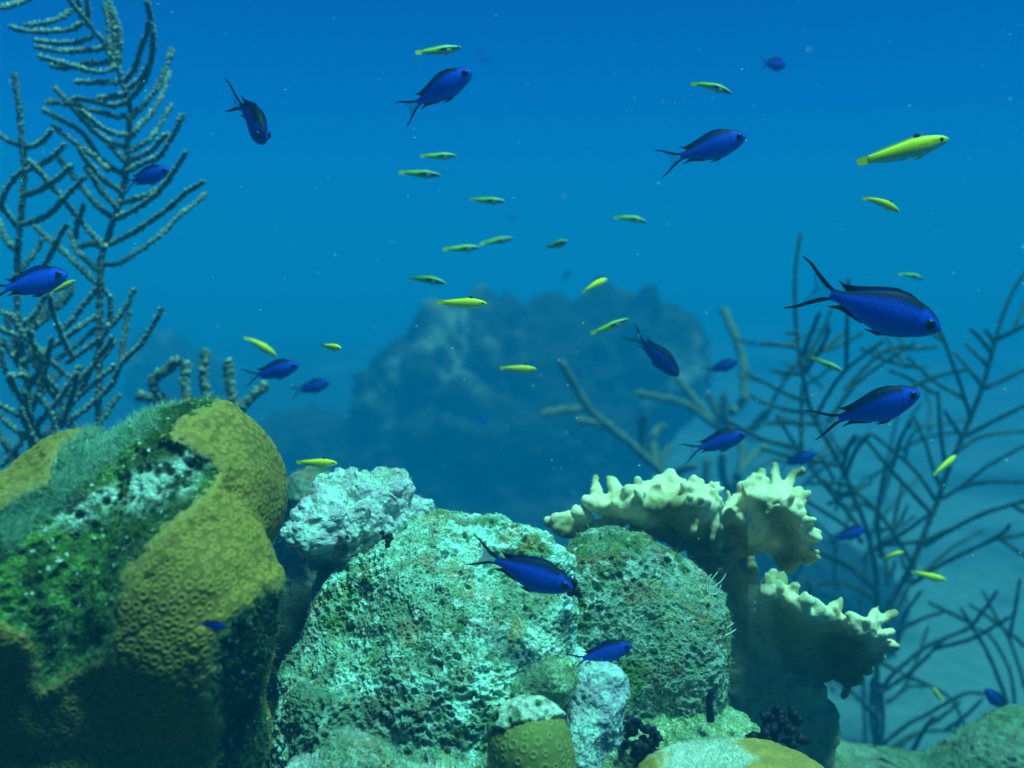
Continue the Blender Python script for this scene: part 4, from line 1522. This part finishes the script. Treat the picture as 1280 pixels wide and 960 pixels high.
def pose(o, tail, head, d, yaw=0.0, roll=0.0, flip=False):
    """swims from photo pixel `tail` to `head`, d metres off; yaw turns the head towards the camera (+) or away (-)"""
    a = np.array(tail, float)
    b = np.array(head, float)
    mid = P((a[0] + b[0]) / 2, (a[1] + b[1]) / 2, d)
    dx, dy = b[0] - a[0], -(b[1] - a[1])
    L = math.hypot(dx, dy)
    yr = math.radians(yaw)
    f = (AX * dx / L + AY * dy / L) * math.cos(yr) - AF * math.sin(yr)
    up = np.array([0, 0, 1.0])
    side = np.cross(up, f)
    if np.linalg.norm(side) < 0.2:
        side = np.cross(-AF, f)
    side /= np.linalg.norm(side)
    u = np.cross(f, side)
    R = Matrix(((f[0], side[0], u[0]), (f[1], side[1], u[1]), (f[2], side[2], u[2]))).to_4x4()
    R = R @ Matrix.Rotation(math.radians(roll), 4, 'X')
    size = L / 1280 * d / math.cos(yr)
    o.matrix_world = Matrix.Translation(Vector(mid)) @ R @ Matrix.Diagonal((size, size, size, 1))
    return size


CH = {'s': make_chromis(0.0), 'l': make_chromis(0.28), 'r': make_chromis(-0.28), 'w': make_chromis(0.05, 1.2), 'p': make_chromis(0.1, 0.95, True)}
WR = {'y': make_wrasse(0.0, False), 'k': make_wrasse(0.0, True), 'yc': make_wrasse(0.35, False, 0.25), 'kc': make_wrasse(0.3, True, 0.22), 'kb': make_wrasse(-0.2, True, 0.05)}

chromis = [
    ('w', (996, 352), (1170, 412), 0.86, 8, 0, 'largest blue chromis with long black tail streamers, above the dark gorgonian'),
    ('s', (1020, 538), (1146, 490), 0.95, 10, 0, 'bright blue chromis with a pale chin, just below the largest chromis'),
    ('p', (585, 690), (716, 734), 0.84, 5, 0, 'deep blue chromis with a whitish tail web, hovering against the pale boulder'),
    ('s', (708, 828), (790, 806), 0.86, 5, 0, 'small dark blue chromis low over the boulder, above the black tunicate clump'),
    ('l', (494, 138), (591, 93), 1.10, 14, 0, 'dark blue chromis high in open water, right below a small green wrasse'),
    ('s', (824, 203), (931, 172), 1.05, 8, 0, 'blue chromis gliding in open water between two yellow wrasses'),
    ('r', (290, 104), (343, 187), 0.95, 46, 0, 'chromis diving head down and facing the camera in open water'),
    ('s', (946, 84), (986, 76), 1.6, -40, 0, 'small turned-away chromis near the surface, topmost of all the chromis'),
    ('s', (852, 565), (932, 542), 1.25, 6, 0, 'dark blue chromis right above the cream tips of the fire coral'),
    ('r', (792, 410), (846, 470), 1.45, 18, 0, 'dark chromis diving steeply in front of the hazy mound'),
    ('s', (878, 466), (922, 452), 1.9, 5, 0, 'little violet chromis beside the tip of the pale gorgonian'),
    ('s', (972, 585), (1018, 566), 1.75, 12, 0, 'bright small chromis slipping behind the upright fingers of the fire coral'),
    ('s', (1030, 674), (1085, 662), 1.7, -15, 0, 'small blue chromis among dark branches to the right of the fire coral fan'),
    ('s', (1268, 898), (1230, 860), 1.75, 5, 0, 'blue chromis rising steeply from the corner reef slope'),
    ('s', (302, 473), (375, 456), 1.35, 8, 0, 'blue chromis just above the star coral, upper of a swimming pair'),
    ('s', (361, 491), (413, 478), 1.75, 8, 0, 'paler small chromis just behind the star coral, lower of a swimming pair'),
    ('s', (145, 231), (214, 213), 1.20, 10, 0, 'grey-blue chromis crossing the upper feather of the tall gorgonian'),
    ('s', (-24, 366), (88, 344), 1.05, 8, 0, 'large chromis cut by the photo edge in front of the tall gorgonian'),
    ('s', (241, 777), (284, 783), 0.625, 6, 0, 'tiny dim chromis passing close before the shaded star coral polyps'),
    ('s', (588, 519), (612, 527), 6.5, 55, 0, 'faint ghostly chromis facing out of the haze below the mound'),
    ('s', (596, 63), (611, 75), 12.0, -45, 0, 'barely visible shadow of a chromis in the blue beside the upper chromis'),
    ('s', (629, 266), (644, 276), 11.5, 40, 0, 'barely visible chromis shadow amid the drifting green wrasses'),
    ('s', (700, 350), (714, 340), 8.0, 40, 0, 'barely visible chromis shadow just above the hazy mound'),
]
GC = 'blue chromis hovering over the reef'
seen = set()
for k, (v, t_, h_, d, yaw, roll, lab) in enumerate(chromis):
    v = 'slsrs'[k % 5] if v == 's' else v
    roll += rnd.uniform(-9, 9)
    if v in seen:
        o = copy_tree(CH[v])
    else:
        o = CH[v]
        seen.add(v)
    tag(o, lab, 'fish', GC)
    pose(o, t_, h_, d, yaw, roll)

wrasses = [
    ('k', (520, 69), (577, 57), 1.15, 5, 'green wrasse with a dark head stripe, topmost above the high chromis'),
    ('kc', (865, 101), (916, 115), 1.15, 5, 'arched green wrasse with a white belly, below the topmost small chromis'),
    ('y', (1074, 202), (1183, 175), 0.80, 8, 'largest bright yellow wrasse in open water, with a black spot on its back'),
    ('yc', (1081, 244), (1125, 263), 1.1, 8, 'yellow wrasse arched downward, right below the largest yellow wrasse'),
    ('k', (525, 195), (571, 195), 1.35, 4, 'upper of two slim green wrasses below the high chromis'),
    ('k', (499, 215), (551, 219), 1.35, 4, 'lower of two slim green wrasses below the high chromis'),
    ('k', (587, 248), (632, 253), 1.45, 4, 'slim striped wrasse alone in mid water beside a faint chromis shadow'),
    ('k', (768, 270), (810, 276), 1.5, 4, 'slim striped wrasse far from others, above and beyond the mound'),
    ('k', (554, 312), (600, 309), 1.5, 4, 'slim striped wrasse swimming level just ahead of a fainter one'),
    ('k', (600, 305), (642, 297), 1.7, 4, 'pale faded green wrasse tilted up, fainter of a close pair'),
    ('k', (684, 306), (708, 305), 1.6, 52, 'stubby foreshortened wrasse turned to the camera above the mound'),
    ('k', (510, 345), (557, 353), 1.4, 4, 'striped wrasse nosing down, just above a bright yellow wrasse'),
    ('y', (546, 378), (609, 380), 1.0, 5, 'bright yellow wrasse with a black back spot at the mound crest'),
    ('yc', (728, 365), (761, 346), 1.3, -20, 'plain yellow wrasse swimming up and away above the mound'),
    ('k', (739, 417), (786, 399), 1.3, 5, 'lime wrasse with a striped head climbing in front of the mound'),
    ('y', (625, 460), (671, 462), 1.25, 5, 'yellow wrasse level in front of the dark middle of the mound'),
    ('y', (399, 431), (429, 436), 1.2, 45, 'stubby yellow wrasse seen nearly head-on, left of the mound'),
    ('yc', (307, 420), (346, 444), 1.5, -10, 'blurry lime wrasse just above the pair of chromis by the star coral'),
    ('y', (370, 578), (422, 579), 1.05, 5, 'yellow wrasse skimming the dim knob between star coral and pale knob'),
    ('k', (1124, 341), (1157, 348), 1.5, 4, 'tiny striped wrasse above the back of the largest chromis'),
    ('k', (1016, 446), (1051, 464), 1.5, 6, 'striped wrasse between the two biggest chromis in front of branches'),
    ('y', (1164, 593), (1199, 570), 1.5, -20, 'lime wrasse climbing across the thick dark gorgonian branch'),
    ('yc', (1103, 700), (1128, 688), 1.6, 15, 'tiny curled lime wrasse among the gorgonian branches beside a small chromis'),
    ('y', (1140, 715), (1182, 725), 1.5, 5, 'lime wrasse nosing down beside the fork of the dark gorgonian'),
    ('y', (1181, 880), (1164, 858), 1.75, 20, 'dim lime wrasse low down among the lowest gorgonian branches'),
    ('y', (62, 366), (96, 351), 1.15, 10, 'yellow wrasse partly hidden under the chin of the edge chromis'),
]
GW = 'yellow and green wrasses swimming over the reef'
seen = set()
for k, (v, t_, h_, d, yaw, lab) in enumerate(wrasses):
    if v == 'k':
        v = ('k', 'kb', 'k', 'kc')[k % 4]
        yaw += rnd.uniform(-22, 22)
    if v in seen:
        o = copy_tree(WR[v])
    else:
        o = WR[v]
        seen.add(v)
    tag(o, lab, 'fish', GW)
    pose(o, t_, h_, d, yaw)
for k, o in list(CH.items()) + list(WR.items()):
    if 'label' not in o:
        for ch in [c for c in bpy.data.objects if c.parent == o or (c.parent and c.parent.parent == o)]:
            bpy.data.objects.remove(ch)
        bpy.data.objects.remove(o)


# ------------------------------------------------------------------ drifting specks
def marine_snow():
    r = np.random.RandomState(4)
    bm = bmesh.new()
    for _ in range(620):
        d = r.uniform(0.5, 3.2)
        p = P(r.uniform(-60, 1340), r.uniform(-40, 760), d)
        s = r.uniform(0.00022, 0.0008) * (0.5 + d * 0.35)
        bmesh.ops.create_icosphere(bm, subdivisions=1, radius=s, matrix=Matrix.Translation(Vector(p)) @ Matrix.Diagonal((r.uniform(.6, 2), 1, r.uniform(.6, 1.6), 1)))
    me = bpy.data.meshes.new('marine_snow')
    bm.to_mesh(me)
    bm.free()
    o = link('marine_snow', me, M_SNOW)
    tag(o, kind='stuff')


marine_snow()
